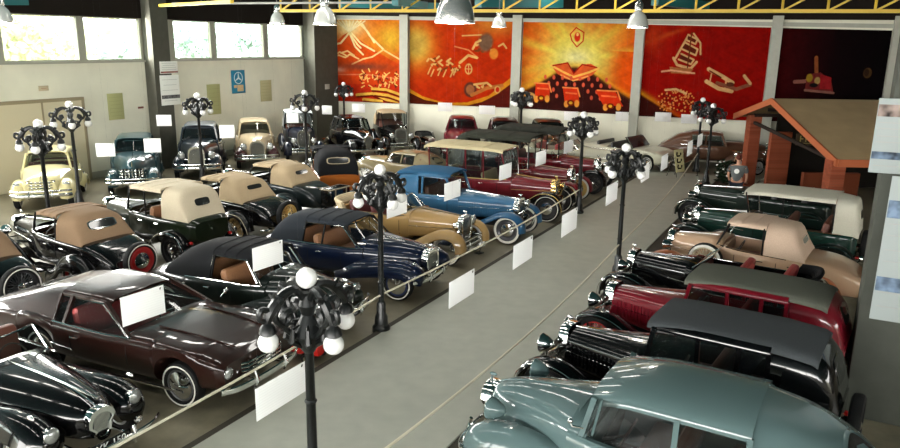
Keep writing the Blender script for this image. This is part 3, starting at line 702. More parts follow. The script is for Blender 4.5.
# ---------------------------------------------------------------- murals
def mural(x0, x1, yt0, yt1, yb0, yb1, paintfn, label, n=(300, 220), dim=1.):
    a, b2 = sM(x0), sM(x1); qa, qb = Mw(a), Mw(b2)
    za0, za1 = zpx(qa[0], qa[1], yb0), zpx(qa[0], qa[1], yt0); zb0, zb1 = zpx(qb[0], qb[1], yb1), zpx(qb[0], qb[1], yt1)
    W_ = b2-a; q = Mw(a, .06); r = empty('mural', (q[0], q[1], za0), MANG, label, 'mural')
    MB().add([(0, .05, 0), (W_, .05, zb0-za0), (W_, .05, zb1-za0), (0, .05, za1-za0), (0, .012, 0), (W_, .012, zb0-za0), (W_, .012, zb1-za0), (0, .012, za1-za0)], [(0, 1, 2, 3), (7, 6, 5, 4), (0, 4, 5, 1), (1, 5, 6, 2), (2, 6, 7, 3), (3, 7, 4, 0)]).build('backing_board', mat('mural_board', (.1, .05, .03), .7), r)
    nx, ny = n; U, V = np.meshgrid(np.linspace(0, 1, nx), np.linspace(0, 1, ny)); C = paintfn(U, V)
    bot = (zb0-za0)*U; topz = (za1-za0)+((zb1-za0)-(za1-za0))*U; Z = topz+(bot-topz)*V
    vs = np.stack([U*W_, np.full_like(U, .006), Z], -1).reshape(-1, 3); idx = np.arange(nx*ny).reshape(ny, nx)
    fs = np.stack([idx[:-1, :-1], idx[1:, :-1], idx[1:, 1:], idx[:-1, 1:]], -1).reshape(-1, 4)
    me = bpy.data.meshes.new('painted_canvas'); me.from_pydata(vs.tolist(), [], fs.tolist()); ca = me.color_attributes.new('paint', 'FLOAT_COLOR', 'POINT')
    C = C*(1+.10*nz(U, V, 14, 3)[..., None]+.06*nz(U, V, 40, 7)[..., None]); C = np.clip(C*dim, 0, 1); cc = np.concatenate([C.reshape(-1, 3)**2.3*.8, np.ones((nx*ny, 1))], 1); ca.data.foreach_set('color', cc.ravel())
    mm = bpy.data.materials.get('mural_paint')
    if not mm:
        mm = bpy.data.materials.new('mural_paint'); mm.use_nodes = True; at_ = mm.node_tree.nodes.new('ShaderNodeVertexColor'); at_.layer_name = 'paint'; b_ = mm.node_tree.nodes['Principled BSDF']
        mm.node_tree.links.new(at_.outputs['Color'], b_.inputs['Base Color']); b_.inputs['Roughness'].default_value = .9; b_.inputs['Specular IOR Level'].default_value = .05
    me.materials.append(mm); me.update(); link('painted_canvas', me, r); return r
def blank(U, col): return np.ones(U.shape+(3,))*np.array(col)
def over(C, a, col): a = np.clip(a, 0, 1)[..., None]; return C*(1-a)+np.array(col)*a
def nz(U, V, f, seed=0):
    o = 0
    for k in range(4):
        g = f*2**k; o = o+np.sin(U*g*2.1+seed*3+1.7*np.sin(V*g*1.3+k*2+seed))*np.cos(V*g*1.7+seed+1.3*np.sin(U*g*1.1+k))/2**k
    return o/1.9
class Art:
    def __init__(s, U, V, W, H, x0, y0, asp=1.): s.X = x0+U*W; s.Y = y0+V*H; s.U = U; s.V = V; s.C = None
    def ell(s, cx, cy, rx, ry, col, soft=.15, an=0, al=1):
        dx, dy = s.X-cx, s.Y-cy; a = radians(an); u = (dx*cos(a)+dy*sin(a))/rx; v = (-dx*sin(a)+dy*cos(a))/ry
        s.C = over(s.C, al*(1.-np.sqrt(u*u+v*v))/soft+.5 if soft < 1 else al*np.exp(-(u*u+v*v)), col)
    def ln(s, pts, w, col, al=1):
        d = np.full(s.X.shape, 1e9)
        for (a, b), (c, e) in zip(pts[:-1], pts[1:]):
            L = (c-a)**2+(e-b)**2+1e-9; t = np.clip(((s.X-a)*(c-a)+(s.Y-b)*(e-b))/L, 0, 1); d = np.minimum(d, np.hypot(s.X-a-t*(c-a), s.Y-b-t*(e-b)))
        s.C = over(s.C, al*(w-d)/1.2+.5, col)
    def poly(s, pts, col, al=1):
        ins = np.zeros(s.X.shape, bool)
        for (a, b), (c, e) in zip(pts, pts[1:]+pts[:1]):
            if b != e: ins ^= ((s.Y < b) != (s.Y < e)) & (s.X < a+(s.Y-b)*(c-a)/(e-b))
        s.C = over(s.C, ins*al, col)
RED = (.78, .18, .07); ORG = (.88, .42, .12); YLW = (.88, .72, .28); CRM = (.95, .85, .6); DRK = (.22, .1, .08)
def mur1(U, V):
    A = Art(U, V, 330, 372, 35, 40); A.C = blank(U, (.80, .30, .10)); A.C = over(A.C, .5+.6*nz(U, V, 3), (.88, .5, .16)); A.C = over(A.C, (V-.35)*2.2, (.74, .2, .1))
    A.ell(320, 120, 70, 80, (.85, .66, .22), 2); A.ell(135, 70, 75, 55, (.93, .85, .6), 2)
    for i in range(9): A.ln([(140, 95), (75+i*17, 45)], 2.4, (.95, .88, .68), .7)
    A.poly([(35, 190), (110, 110), (140, 95), (165, 115), (250, 175), (365, 240), (365, 330), (35, 330)], (.8, .27, .1), .8)
    for p in (([(35, 160), (100, 145), (140, 98), (175, 150), (190, 165)]), ([(140, 98), (165, 160), (200, 195)]), ([(150, 100), (190, 145), (250, 178)]), ([(200, 60), (230, 110), (290, 170)]), ([(180, 50), (220, 90), (250, 140)])): A.ln(p, 4, (.96, .86, .6))
    for p in (([(38, 220), (90, 200), (120, 210), (140, 195), (180, 215)]), ([(100, 190), (130, 180), (160, 200)]), ([(150, 240), (200, 215), (240, 205), (290, 172), (330, 195), (365, 215)]), ([(60, 210), (95, 185), (130, 205)])): A.ln(p, 3.4, (.97, .78, .5))
    A.ell(90, 265, 30, 14, (.9, .65, .55), 2); A.ln([(38, 290), (220, 285), (350, 300)], 3, (.86, .45, .3), .7); A.ell(200, 250, 120, 18, (.5, .25, .18), 2)
    rg = random.Random(2)
    for i in range(60): x, y = 190+rg.random()*165, 270+rg.random()*70; A.ln([(x, y), (x+rg.uniform(-14, 14), y+rg.uniform(-18, 18))], 2.6, (.93, .72, .4) if i % 3 else (.45, .2, .12))
    for p in (([(170, 380), (240, 372), (300, 398), (350, 405)]), ([(240, 350), (300, 352), (350, 368), (365, 375)]), ([(250, 372), (310, 378), (362, 395)]), ([(200, 400), (280, 405)])): A.ln(p, 7, (.93, .72, .3)); A.ln([(x, y+9) for x, y in p], 4, (.45, .12, .06))
    A.ell(90, 350, 60, 40, (.6, .15, .1), 2); return A.C
def mur2(U, V):
    A = Art(U, V, 487, 398, 45, 5); A.C = blank(U, (.74, .2, .07)); A.C = over(A.C, .3*nz(U, V, 3, 2), (.85, .34, .08))
    A.ell(75, 120, 95, 110, (.87, .62, .2), 2); A.ell(75, 120, 60, 70, (.85, .74, .35), 2); A.ell(75, 118, 42, 46, (.75, .6, .28), 2)
    A.ell(450, 20, 130, 60, (.82, .5, .2), 2)
    A.poly([(45, 330), (110, 365), (220, 392), (330, 385), (430, 350), (532, 260), (532, 410), (45, 410)], (.85, .55, .15)); A.poly([(45, 350), (120, 382), (250, 400), (45, 410)], (.35, .14, .08)); A.poly([(300, 410), (400, 380), (470, 340), (532, 290), (532, 410)], (.38, .13, .1))
    g = (.88, .68, .4); rg = random.Random(5)
    for cx, cy, rx, ry, n in ((165, 195, 26, 18, 9), (215, 212, 30, 18, 9), (265, 220, 26, 18, 9), (405, 110, 30, 40, 14), (385, 300, 45, 14, 8)):
        for i in range(n): x, y = cx+rg.uniform(-rx, rx), cy+rg.uniform(-ry, ry); A.ln([(x, y), (x+rg.uniform(-18, 18), y+rg.uniform(-14, 14))], 4.5, g if i % 3 else (.5, .25, .12))
    for x, y in ((150, 225), (165, 235), (200, 230), (225, 235), (260, 235), (275, 225)): A.ln([(x, y), (x-8, y+18), (x-14, y+32)], 3, g)
    A.ell(332, 228, 18, 26, g, .2); A.ell(332, 228, 12, 19, RED, .2); A.ln([(332, 205), (332, 252)], 2, g); A.ln([(316, 228), (348, 228)], 2, g)
    A.ln([(265, 125), (330, 140), (375, 175)], 3, (.85, .5, .3)); A.ln([(290, 200), (330, 165), (370, 175)], 6, g); A.ell(448, 155, 20, 25, (.86, .52, .2), .3); A.ln([(300, 75), (390, 70)], 3, g, .5)
    A.ell(410, 105, 32, 42, (.48, .36, .28), .3, 10, .7); A.ln([(350, 135), (365, 105), (385, 95)], 5, g); A.ln([(470, 120), (490, 108), (505, 128)], 4, g)
    A.ell(342, 325, 30, 36, (.4, .22, .18), .2); A.ell(342, 325, 20, 24, (.65, .4, .25), .2); A.ln([(350, 350), (420, 315), (490, 300)], 8, (.75, .45, .22)); A.ln([(360, 300), (420, 290), (440, 305)], 5, g); A.ell(470, 320, 14, 18, g, .2); A.ell(470, 320, 9, 12, RED, .2)
    return A.C
def mur3(U, V):
    A = Art(U, V, 530, 425, 5, 5); X, Y = A.X-270, A.Y-175; th = np.arctan2(X, -Y); r = np.hypot(X, Y*1.1)
    ray_ = .5+.5*np.sin(th*9+1.2*np.sin(th*5)+.6)+.25*np.sin(th*23); A.C = blank(U, (.82, .28, .07)); A.C = over(A.C, 1.15*ray_*(1-r/480), (.85, .68, .22)); A.C = over(A.C, 1.3*np.exp(-(r/190)**2), (.86, .78, .35)); A.C = over(A.C, .9*np.exp(-((X/75)**2+((Y+5)/45)**2)), (.9, .87, .62))
    A.C = over(A.C, 1.0*((U > .72)*(V > .3)*(V < .75)*1.)*np.clip((U-.78)*6, 0, .8), (.85, .3, .08))
    hill = 285-80*np.exp(-((A.X-270)/150)**2)+.00085*(A.X-270)**2; A.C = over(A.C, (A.Y-hill)/14, (.24, .11, .10)); A.C = over(A.C, .5*np.exp(-((A.Y-hill)/16)**2), (.85, .6, .15))
    A.poly([(150, 210), (190, 200), (230, 195), (262, 245), (300, 200), (340, 195), (380, 215), (350, 250), (300, 275), (262, 280), (220, 272), (180, 248)], (.85, .36, .18)); A.ln([(152, 212), (200, 235), (262, 262), (330, 238), (380, 215)], 5, (.96, .72, .35)); A.ln([(160, 212), (230, 195), (262, 245)], 3, (.6, .1, .08)); A.ln([(262, 245), (300, 200), (370, 212)], 3, (.6, .1, .08)); A.ln([(200, 255), (262, 280), (330, 255)], 3, (.95, .65, .35))
    A.ln([(235, 60), (262, 28), (300, 50), (298, 90), (270, 118), (245, 90), (235, 60)], 2.6, (.75, .15, .1)); A.ell(270, 72, 14, 22, (.8, .2, .12), .3); A.ell(270, 60, 6, 8, (.95, .75, .45), .3)
    for i in range(8):
        for j in range(4):
            x, y = 125+i*42+(j % 2)*18, 268+j*30
            if not (205 < x < 320 and y > 300) and y > 262: A.ell(x, y, 7, 11, (.84, .35, .25), .3)
    for cx, cy, w, sk in ((115, 345, 42, -.3), (255, 360, 42, 0), (435, 365, 55, .5)):
        A.poly([(cx-w+sk*-20, cy-45), (cx+w*.7+sk*-20, cy-45), (cx+w+sk*30, cy+25), (cx-w*.7+sk*30, cy+25)], (.84, .22, .10)); A.ln([(cx-w, cy-45), (cx+w*.7, cy-45), (cx+w, cy-5)], 3.5, (.95, .55, .3)); A.ell(cx-w*.5+sk*30, cy+35, 12, 17, (.92, .6, .25), .2); A.ell(cx+w*.7+sk*20, cy+30, 12, 18, (.92, .6, .25), .2); A.ell(cx+sk*20, cy+28, 18, 15, (.5, .16, .06), .2); A.ell(cx+sk*20, cy+28, 9, 7, (.9, .7, .2), .2); A.ln([(cx-w*.6, cy-20), (cx+w*.6, cy-18)], 4, (.95, .45, .25))
    A.ell(50, 365, 30, 18, (.85, .62, .35), .3); return A.C
def mur4(U, V):
    A = Art(U, V, 575, 415, 20, 15); A.C = blank(U, (.56, .08, .05)); A.C = over(A.C, .35*nz(U, V, 3, 4), (.42, .06, .05)); A.C = over(A.C, (U-.6)*.6, (.4, .05, .05)); A.C = over(A.C, .8*np.exp(-((A.Y-95+.35*(A.X-20))/13)**2)*(1-U*2.2), (.8, .48, .18)); A.ell(60, 60, 60, 90, (.66, .2, .1), 2)
    e = A.Y-(325+(A.X-20)*.52); A.C = over(A.C, np.exp(-(e/20)**2)*(1.1-U*2), (.78, .5, .12)); A.C = over(A.C, e/12*(U < .5), (.26, .1, .08))
    g = (.8, .62, .42); rg = random.Random(8)
    for i in range(170): x, y = 110+rg.random()*170, 300+rg.random()*100; A.ell(x, y, 4, 4, (.82, .52, .28) if i % 3 else (.4, .12, .08), .3, 0, .9) if y > 300+(x-200)**2*.004 else None
    A.ln([(140, 305), (190, 300), (240, 318)], 5, g)
    for p, w in (([(225, 60), (205, 100), (175, 160)], 5), ([(250, 50), (285, 90), (290, 140)], 4)): A.ln(p, w, g)
    for p in ([(225, 55), (270, 75), (262, 95), (222, 80)], [(215, 90), (275, 118), (268, 145), (200, 118)], [(200, 140), (262, 165), (250, 185), (190, 165)]): A.poly(p, (.35, .14, .1)); A.ln(p, 4, g)
    A.ln([(165, 160), (185, 190), (250, 205), (275, 175)], 6, g); A.poly([(150, 200), (265, 205), (245, 230), (160, 228)], (.62, .38, .22)); A.ln([(115, 222), (160, 215), (270, 225)], 4, (.85, .6, .45)); A.ln([(240, 45), (235, 200)], 3, (.4, .2, .1))
    A.ln([(335, 205), (400, 235), (450, 262)], 9, g); A.ln([(330, 260), (390, 290), (450, 300)], 9, g); A.ln([(340, 212), (395, 240)], 3, (.4, .16, .1)); A.ln([(350, 225), (345, 265)], 3, g); A.ln([(420, 240), (420, 292)], 4, g); A.ln([(380, 265), (470, 290), (530, 268)], 8, (.5, .3, .22)); A.ln([(500, 230), (530, 262)], 7, g); A.ell(440, 270, 18, 10, (.35, .2, .15), .3); return A.C
def mur5(U, V):
    A = Art(U, V, 515, 395, 5, 35); A.C = blank(U, (.10, .045, .055)); A.C = over(A.C, (1-U*1.9)*.9, (.27, .06, .07)); A.C = over(A.C, (U-.45)*1.6, (.05, .04, .05))
    A.ln([(185, 155), (195, 215)], 9, (.52, .3, .18)); A.ln([(95, 258), (140, 255), (200, 240)], 8, (.5, .32, .28)); A.poly([(150, 225), (215, 215), (270, 245), (290, 300), (150, 290)], (.4, .16, .15)); A.ell(165, 240, 16, 18, (.55, .45, .15), .3); A.ell(205, 250, 15, 15, (.6, .5, .3), .3); A.poly([(215, 222), (270, 235), (275, 285), (220, 285)], (.55, .14, .15)); A.ln([(150, 292), (290, 300)], 5, (.5, .35, .3)); A.ell(190, 270, 20, 9, (.1, .1, .1), .3)
    A.ell(437, 212, 20, 22, (.3, .22, .14), .2); A.ell(432, 210, 12, 16, (.2, .14, .1), .4); return A.C
mural(327.5, 401, 19.5, 20, 100.5, 103.5, mur1, 'orange mural of an erupting volcano over mountains, leftmost on the back wall', dim=.93)
mural(410, 512, 20, 20.8, 103.5, 107.8, mur2, 'red mural of a horse chariot and flying machines with a pale moon', dim=.9)
mural(522, 632.5, 21.5, 24, 108.2, 115, mur3, 'golden sunburst mural with two open hands and red vintage cars')
mural(642.5, 766, 24.6, 27.5, 116, 121, mur4, 'deep red mural of a sailing ship and a biplane')
mural(777.5, 885, 28, 30.5, 121, 125, mur5, 'almost black mural of a spacecraft and small moon, rightmost on the back wall')
# ---------------------------------------------------------------- hanging cards
CARD = mat('white_card', (.86, .87, .86), .6)
nt = CARD.node_tree; b = nt.nodes['Principled BSDF']; tc = nt.nodes.new('ShaderNodeTexCoord'); wv = nt.nodes.new('ShaderNodeTexWave'); wv.bands_direction = 'Z'; wv.inputs['Scale'].default_value = 9; wv.inputs['Distortion'].default_value = .6; wv.inputs['Detail'].default_value = 3
r_ = nt.nodes.new('ShaderNodeValToRGB'); r_.color_ramp.elements[0].position = .0; r_.color_ramp.elements[0].color = (.84, .85, .84, 1); r_.color_ramp.elements[1].position = .35; r_.color_ramp.elements[1].color = (.95, .96, .95, 1)
nt.links.new(tc.outputs['Object'], wv.inputs['Vector']); nt.links.new(wv.outputs['Fac'], r_.inputs['Fac']); nt.links.new(r_.outputs['Color'], b.inputs['Base Color'])
nt = CARD.node_tree; tl_ = nt.nodes.new('ShaderNodeBsdfTranslucent'); tl_.inputs[0].default_value = (.95, .95, .95, 1); mx_ = nt.nodes.new('ShaderNodeMixShader'); mx_.inputs[0].default_value = .5; nt.links.new(nt.nodes['Principled BSDF'].outputs[0], mx_.inputs[1]); nt.links.new(tl_.outputs[0], mx_.inputs[2]); nt.links.new(mx_.outputs[0], nt.nodes['Material Output'].inputs[0])
WIRE = mat('thin_wire', (.1, .1, .1), .6)
def card(px, py, wpx, hpx, an, label, dist=None, m_=CARD, wd=None):
    H_ = .42; d = dist or FPX*H_/hpx; q = D(px, py, d); H_ = hpx*d/FPX
    # find the width that spans wpx in the view
    a = radians(an); lo, hi = .1, 1.6
    for _ in range(30):
        w_ = (lo+hi)/2; x0 = P(q[0]-cos(a)*w_/2, q[1]-sin(a)*w_/2, q[2])[0]; x1 = P(q[0]+cos(a)*w_/2, q[1]+sin(a)*w_/2, q[2])[0]
        if x1-x0 < wpx: lo = w_
        else: hi = w_
    w_ = min(w_, 1.1)
    r = empty('information_card', q, a, label, 'card', 'hanging information cards')
    MB().box((0, 0, 0), (w_, .008, H_), bev=.002).build('card_sheet', m_, r)
    m = MB()
    for sg in (-1, 1): m.tube([(sg*w_*.44, 0, H_/2-.01), (sg*w_*.44, 0, 7.62-q[2])], .0004, 3)
    m.build('hanging_wires', WIRE, r)
    MB().tube([(w_*.4, -.008, H_/2-.05), (w_*.42, -.01, H_/2-.02)], .006, 4).build('clip', BLACKP, r)
LW_ = 62
card(282, 390, 50, 37, LW_, 'largest white card, hung over the walkway edge behind the nearest lamp post')
card(462, 288, 25, 28, LW_, 'white card over the walkway edge, right of the navy convertible front wheel')
card(523, 252, 19, 25, LW_, 'white card over the walkway, right of the blue sedan whitewall tyre')
card(569.5, 222, 15, 23, LW_, 'white card over the walkway beside the gold and white wheel')
card(612, 193, 11, 20, LW_, 'white card just left of the lamp post on the right walkway edge')
card(645.5, 172, 8, 17.5, LW_, 'white card just right of the globe of the right walkway lamp post')
card(664.5, 162, 6.5, 15, LW_, 'narrow white card at the far end of the walkway, left of the leaning yellow board')
card(690, 148, 5, 14, LW_, 'narrow white card right above the leaning yellow board')
card(700, 140, 5, 12, LW_, 'narrow white card directly beneath the far right lamp posts')
card(143.5, 305.5, 43, 32, 58, 'white card hung above the windscreen of the brown coupe')
card(268, 255.5, 30, 25, 58, 'white card hung over the black fabric top convertible')
card(397, 207, 20, 18, 60, 'white card hung right of the lamp post over the gold roadster')
card(452.5, 190, 16, 18, 60, 'white card in front of the blue sedan windscreen')
card(505.5, 171.5, 12, 15, 60, 'white card over the bonnet of the tan-roofed maroon limousine')
card(541, 158, 10, 14, 60, 'white card over the second maroon car, above its cowl')
card(568.5, 146.5, 9, 12, 60, 'white card over the third maroon car beside the lamp post')
card(105.5, 150, 19, 13.5, 14, 'cream card between the yellow car and the teal sedan')
card(152.5, 145.5, 17, 14, 14, 'cream card between the teal sedan and the first grey pillar, the lower of two')
card(164, 120.5, 15, 11, 14, 'cream card hung before the first grey pillar below its posters')
card(227, 131.5, 15, 13, 14, 'cream card between the black saloon and the cream-roofed saloon')
card(292.5, 118, 12, 9.5, 10, 'pale card in front of the white-topped dark blue car by the left wall')
card(327, 110, 10, 8.5, -8, 'pale card at the lower left corner of the volcano mural')
card(358.5, 108, 13, 8.5, -8, 'pale card below the middle of the volcano mural')
card(391, 108, 13, 7.5, -8, 'bluish card below the right corner of the volcano mural', m_=mat('blue_card', (.55, .62, .72), .6))
card(445, 107, 14, 8.5, -12, 'pale card under the chariot mural, left of its middle')
card(487, 110, 16, 8.5, -12, 'pale card under the right part of the chariot mural')
card(571, 116, 14, 9, -14, 'pale card below the middle of the sunburst mural')
card(622, 116.5, 13, 9, -14, 'pale card below the right corner of the sunburst mural')
card(663, 117, 16, 9, -16, 'pale card below the left corner of the ship mural')
card(689, 119, 16, 9, -16, 'pale card below the ship mural, left of the far lamp posts')
# ---------------------------------------------------------------- ornamental lamp posts
def scroll(a, s=1.):
    # curved arm in the vertical plane at azimuth a
    f = lambda r, z: (r*cos(a), r*sin(a), z)
    return [f(.03, 2.35), f(.12, 2.5), f(.2, 2.72), f(.33, 2.86), f(.46, 2.82), f(.52, 2.72), f(.5, 2.66)]
POSTM = {}
def pmesh():
    if POSTM: return POSTM
    POSTM['base'] = MB().lathe([(.17, 0), (.17, .1), (.13, .14), (.12, .3), (.09, .36), (.085, .55), (.06, .6)], n=16, cap=True).mesh('base', IRON)
    m = MB().lathe([(.055, .55), (.052, 1.4), (.045, 2.3), (.06, 2.33), (.06, 2.38), (.045, 2.42)], n=14)
    for z in (.95, 1.75): m.lathe([(.055, z), (.066, z+.02), (.055, z+.04)], n=14)
    POSTM['pole'] = m.mesh('pole', IRON)
    m = MB().lathe([(.05, 2.3), (.12, 2.4), (.16, 2.5), (.1, 2.62), (.06, 2.7), (.09, 2.8), (.05, 2.9), (.09, 2.94), (.09, 2.97)], n=14)
    for k in range(8):
        a = pi/4*k+.2; f = lambda r, z: (r*cos(a), r*sin(a), z); m.tube([f(.1, 2.4), f(.22, 2.48), f(.2, 2.6), f(.12, 2.62)], [.03, .035, .02, .01], 6)
    POSTM['crown'] = m.mesh('crown', IRON2)
    for k in range(4):
        a = pi/2*k; f = lambda r, z: (r*cos(a), r*sin(a), z)
        m = MB().tube(crom([f(.04, 2.86), f(.13, 2.98), f(.25, 2.96), f(.36, 2.86), f(.42, 2.77), f(.44, 2.69)], 3), [.03, .034, .038, .042, .045, .048, .052, .056, .058, .058, .055, .05, .045, .04, .035, .03], 7)
        m.tube(crom([f(.05, 2.46), f(.16, 2.52), f(.25, 2.62), f(.27, 2.74), f(.2, 2.78), f(.17, 2.7)], 3), [.03]*8+[.04]*5+[.02]*3, 6)
        m.tube(crom([f(.3, 2.9), f(.36, 2.76), f(.28, 2.66), f(.2, 2.72), f(.24, 2.79)], 3), .034, 6)
        m.tube(crom([f(.42, 2.84), f(.5, 2.86), f(.52, 2.78), f(.47, 2.74)], 3), .03, 6)
        for j in range(3): b = a+(-.3+.3*j); m.tube([(.3*cos(a), .3*sin(a), 2.9), (.36*cos(b), .36*sin(b), 2.99-.03*abs(j-1))], [.05, .02], 5)
        m.lathe([(.03, 2.72), (.07, 2.68), (.085, 2.62), (.06, 2.6)], f(.44, 0), n=12); POSTM['arm%d' % k] = m.mesh('arm', IRON2)
        POSTM['g%d' % k] = MB().ball(f(.44, 2.525), .1, 16).mesh('globe', GLOBE)
    POSTM['gt'] = MB().ball((0, 0, 3.07), .105, 16).mesh('globe', GLOBE)
    return POSTM
def lamp_post(x, y, rot, label, k=1.):
    M_ = pmesh(); r = empty('street_lamp', (x, y, 0), radians(rot), label, 'lamp post', 'ornate cast iron lamp posts')
    r.scale = (k, k, k)
    link('base', M_['base'], r); link('pole', M_['pole'], r); c = link('crown', M_['crown'], r); link('globe', M_['gt'], c)
    for k in range(4): a = link('arm', M_['arm%d' % k], r); link('globe', M_['g%d' % k], a)
def gp(px, py): return G(px, py, 3.1)
pC = G(306.5, 278, 3.07); pA = G(380, 170, 3.07); pB = G(626.5, 148, 3.07)
lamp_post(*pC, 43, 'nearest ornate black lamp post with white globes, cut by the bottom edge of the picture')
lamp_post(*pA, 35, 'tall black lamp post between the gold roadster and the navy convertible')
lamp_post(*pB, 40, 'black lamp post on the right edge of the grey walkway')
pE = G(584, 115, 3.16)
lamp_post(*pE, 20, 'black lamp post in front of the sunburst mural, beside the gold and white wheel', 1.03)
lamp_post(*G(38, 124, 3.22), 15, 'leftmost black lamp post, before the grille of the yellow car', 1.05)
lamp_post(*G(69, 105, 3.28), 30, 'black lamp post at the right side of the yellow car', 1.07)
lamp_post(*G(197, 96, 3.25), 40, 'black lamp post before the black saloon with upright chrome grille', 1.06)
lamp_post(*G(304.5, 93, 3.28), 10, 'black lamp post beside the white-topped dark blue car', 1.07)
lamp_post(*G(343.5, 84, 3.07), 30, 'black lamp post in front of the volcano mural')
lamp_post(*G(522, 90, 3.33), 50, 'distant black lamp post at the left corner of the sunburst mural', 1.085)
pF = G(703, 100, 3.07)
lamp_post(*pF, 20, 'black lamp post at the far end of the walkway, left one of the close pair')
lamp_post(*G(713.5, 106, 3.07), 55, 'black lamp post at the far end of the walkway, right one of the close pair')
# ropes between the posts
ROPE = bumpy(mat('cream_rope', (.7, .66, .52), .8), 80, .3, .004)
def rope(a, b2, sag, z0, z1, label, r=.019):
    pts = [((b2[0]-a[0])*t, (b2[1]-a[1])*t, (z1-z0)*t-sag*4*t*(1-t)) for t in np.linspace(0, 1, 25)]
    o = MB().tube(pts, r, 6).build('barrier_rope', ROPE); o.location = (a[0], a[1], z0); tag(o, label, 'rope', 'barrier ropes')
pN = wl(-6.6, -.15)
rope(pA, pN, .18, .72, .75, 'cream barrier rope from the navy convertible down across the brown coupe nose')
rope(pA, pE, .1, .72, .8, 'cream barrier rope in front of the gold roadster and the blue sedan')
rope(pB, pC, .25, .85, .62, 'long cream rope along the right edge of the walkway towards the viewer')
rope(pB, pF, .22, .85, .8, 'cream rope from the right walkway lamp post to the far lamp posts')
# ---------------------------------------------------------------- bell lamps
ALU = mat('spun_aluminium', (.72, .73, .7), .25, .9)
ALUG = mat('ribbed_lamp_glass', (.6, .62, .58), .2, .3, coat=.5)
def pendant(px, py, wpx, label, m_=ALUG):
    dia = .55; q = D(px, py, FPX*dia/wpx); k = dia/2
    r = empty('pendant_lamp', q, 0, label, 'lamp', 'bell shaped pendant lamps')
    prof = [(k, 0), (k*.99, .06), (k*.9, .18), (k*.72, .3), (k*.45, .39), (k*.22, .42), (k*.2, .42), (k*.42, .38), (k*.68, .29), (k*.87, .17), (k*.96, .05), (k*.97, 0)]
    MB().lathe(prof, n=28).build('shade', m_, r); MB().lathe([(k*1.02, -.01), (k*1.02, .025), (k*.98, .025), (k*.98, -.01)], n=28).build('rim', ALU, r)
    MB().lathe([(.06, .4), (.11, .44), (.11, .6), (.07, .66), (.03, .7)], n=16, cap=True).build('ballast_housing', ALU, r)
    MB().tube([(0, 0, .66), (0, 0, 7.63-q[2])], .012, 6).build('hanging_rod', mat('rod_grey', (.2, .2, .2), .4), r)
    MB().ball((0, 0, .2), .09, 12, (1, 1, 1.4)).build('bulb', GLOBE, r)
    l = bpy.data.lights.new('lamp_light', 'POINT'); l.energy = 55; l.shadow_soft_size = .12; l.color = (1, .93, .8); lo = bpy.data.objects.new('lamp_light', l); COL.objects.link(lo); lo.parent = r; lo.location = (0, 0, .05)
pendant(325, 24.5, 22, 'ribbed bell lamp hanging at the left corner of the volcano mural')
pendant(455, 22.5, 38, 'largest silver bell lamp, cut by the top edge above the chariot mural', ALU)
pendant(499, 27, 14, 'small bell lamp above the chariot mural, left of its right pillar')
pendant(637.5, 27.5, 20, 'bell lamp before the pillar between the sunburst and ship murals')
pendant(277.5, 23.5, 14, 'small bell lamp before the middle of the three windows')
pendant(2, 22, 20, 'bell lamp cut by the left edge of the picture')
# ---------------------------------------------------------------- light panels added to brighten the hall, unseen above the picture
DIFF = mat('added_light_diffuser', (.9, .9, .9), .5, emit=(1, .97, .90), es=13.)
k_ = 0; CA = radians(-26)
CA = radians(-27.9)
for s_ in (-3, 2.5, 8, 13.5, 19, 24):
    for c_i in range(6):
        x, y = wl(s_, -10.5+2.15*c_i)
        r = empty('added_light_panel', (x, y, 7.45), CA, 'added flat white light panel under the roof deck, unseen above the picture', 'added light', 'added light panels')
        if k_ == 0:
            fm_ = MB().box((0, 0, .06), (1.6, .42, .08)).mesh('housing', mat('housing_white', (.7, .7, .7), .5)); dm_ = MB().add([(-.75, -.17, 0), (-.75, .17, 0), (.75, .17, 0), (.75, -.17, 0)], [(0, 1, 2, 3)]).mesh('diffuser', DIFF)
        link('housing', fm_, r); link('diffuser', dm_, r); k_ += 1
# ---------------------------------------------------------------- pavilion
ORG_ = mat('orange_fascia', (.36, .10, .04), .5); TILE = bumpy(mat('tan_roof_board', (.40, .29, .16), .6), 1.5, .05, .01, .08)
BRK = mat('brick_red', (.42, .10, .035), .75); nt = BRK.node_tree; b = nt.nodes['Principled BSDF']; bt = nt.nodes.new('ShaderNodeTexBrick'); bt.inputs['Scale'].default_value = 3.5; bt.inputs['Color1'].default_value = (.27, .065, .03, 1); bt.inputs['Color2'].default_value = (.2, .045, .02, 1); bt.inputs['Mortar'].default_value = (.16, .07, .04, 1); bt.inputs['Mortar Size'].default_value = .012
tc = nt.nodes.new('ShaderNodeTexCoord'); mp = nt.nodes.new('ShaderNodeMapping'); mp.inputs['Rotation'].default_value = (radians(90), 0, 0); nt.links.new(tc.outputs['Object'], mp.inputs['Vector']); nt.links.new(mp.outputs['Vector'], bt.inputs['Vector']); nt.links.new(bt.outputs['Color'], b.inputs['Base Color'])
eR = D(838, 160, 20.8); ze = eR[2]; eL = D(735, 114, 28.5); zl = eL[2]
L_ = hypot(eL[0]-eR[0], eL[1]-eR[1]); pd = ((eL[0]-eR[0])/L_, (eL[1]-eR[1])/L_)
lo, hi = 0, L_
for _ in range(40):
    m_ = (lo+hi)/2
    if P(eR[0]+pd[0]*m_, eR[1]+pd[1]*m_, 3.6)[0] > 773: lo = m_
    else: hi = m_
lr = lo; pk = (eR[0]+pd[0]*lr, eR[1]+pd[1]*lr); zk = zpx(pk[0], pk[1], 98.5)
pav = empty('pavilion', (eR[0], eR[1], 0), atan2(pd[1], pd[0]), 'brick pavilion with a tan gabled roof edged in orange, right of the murals', 'pavilion')
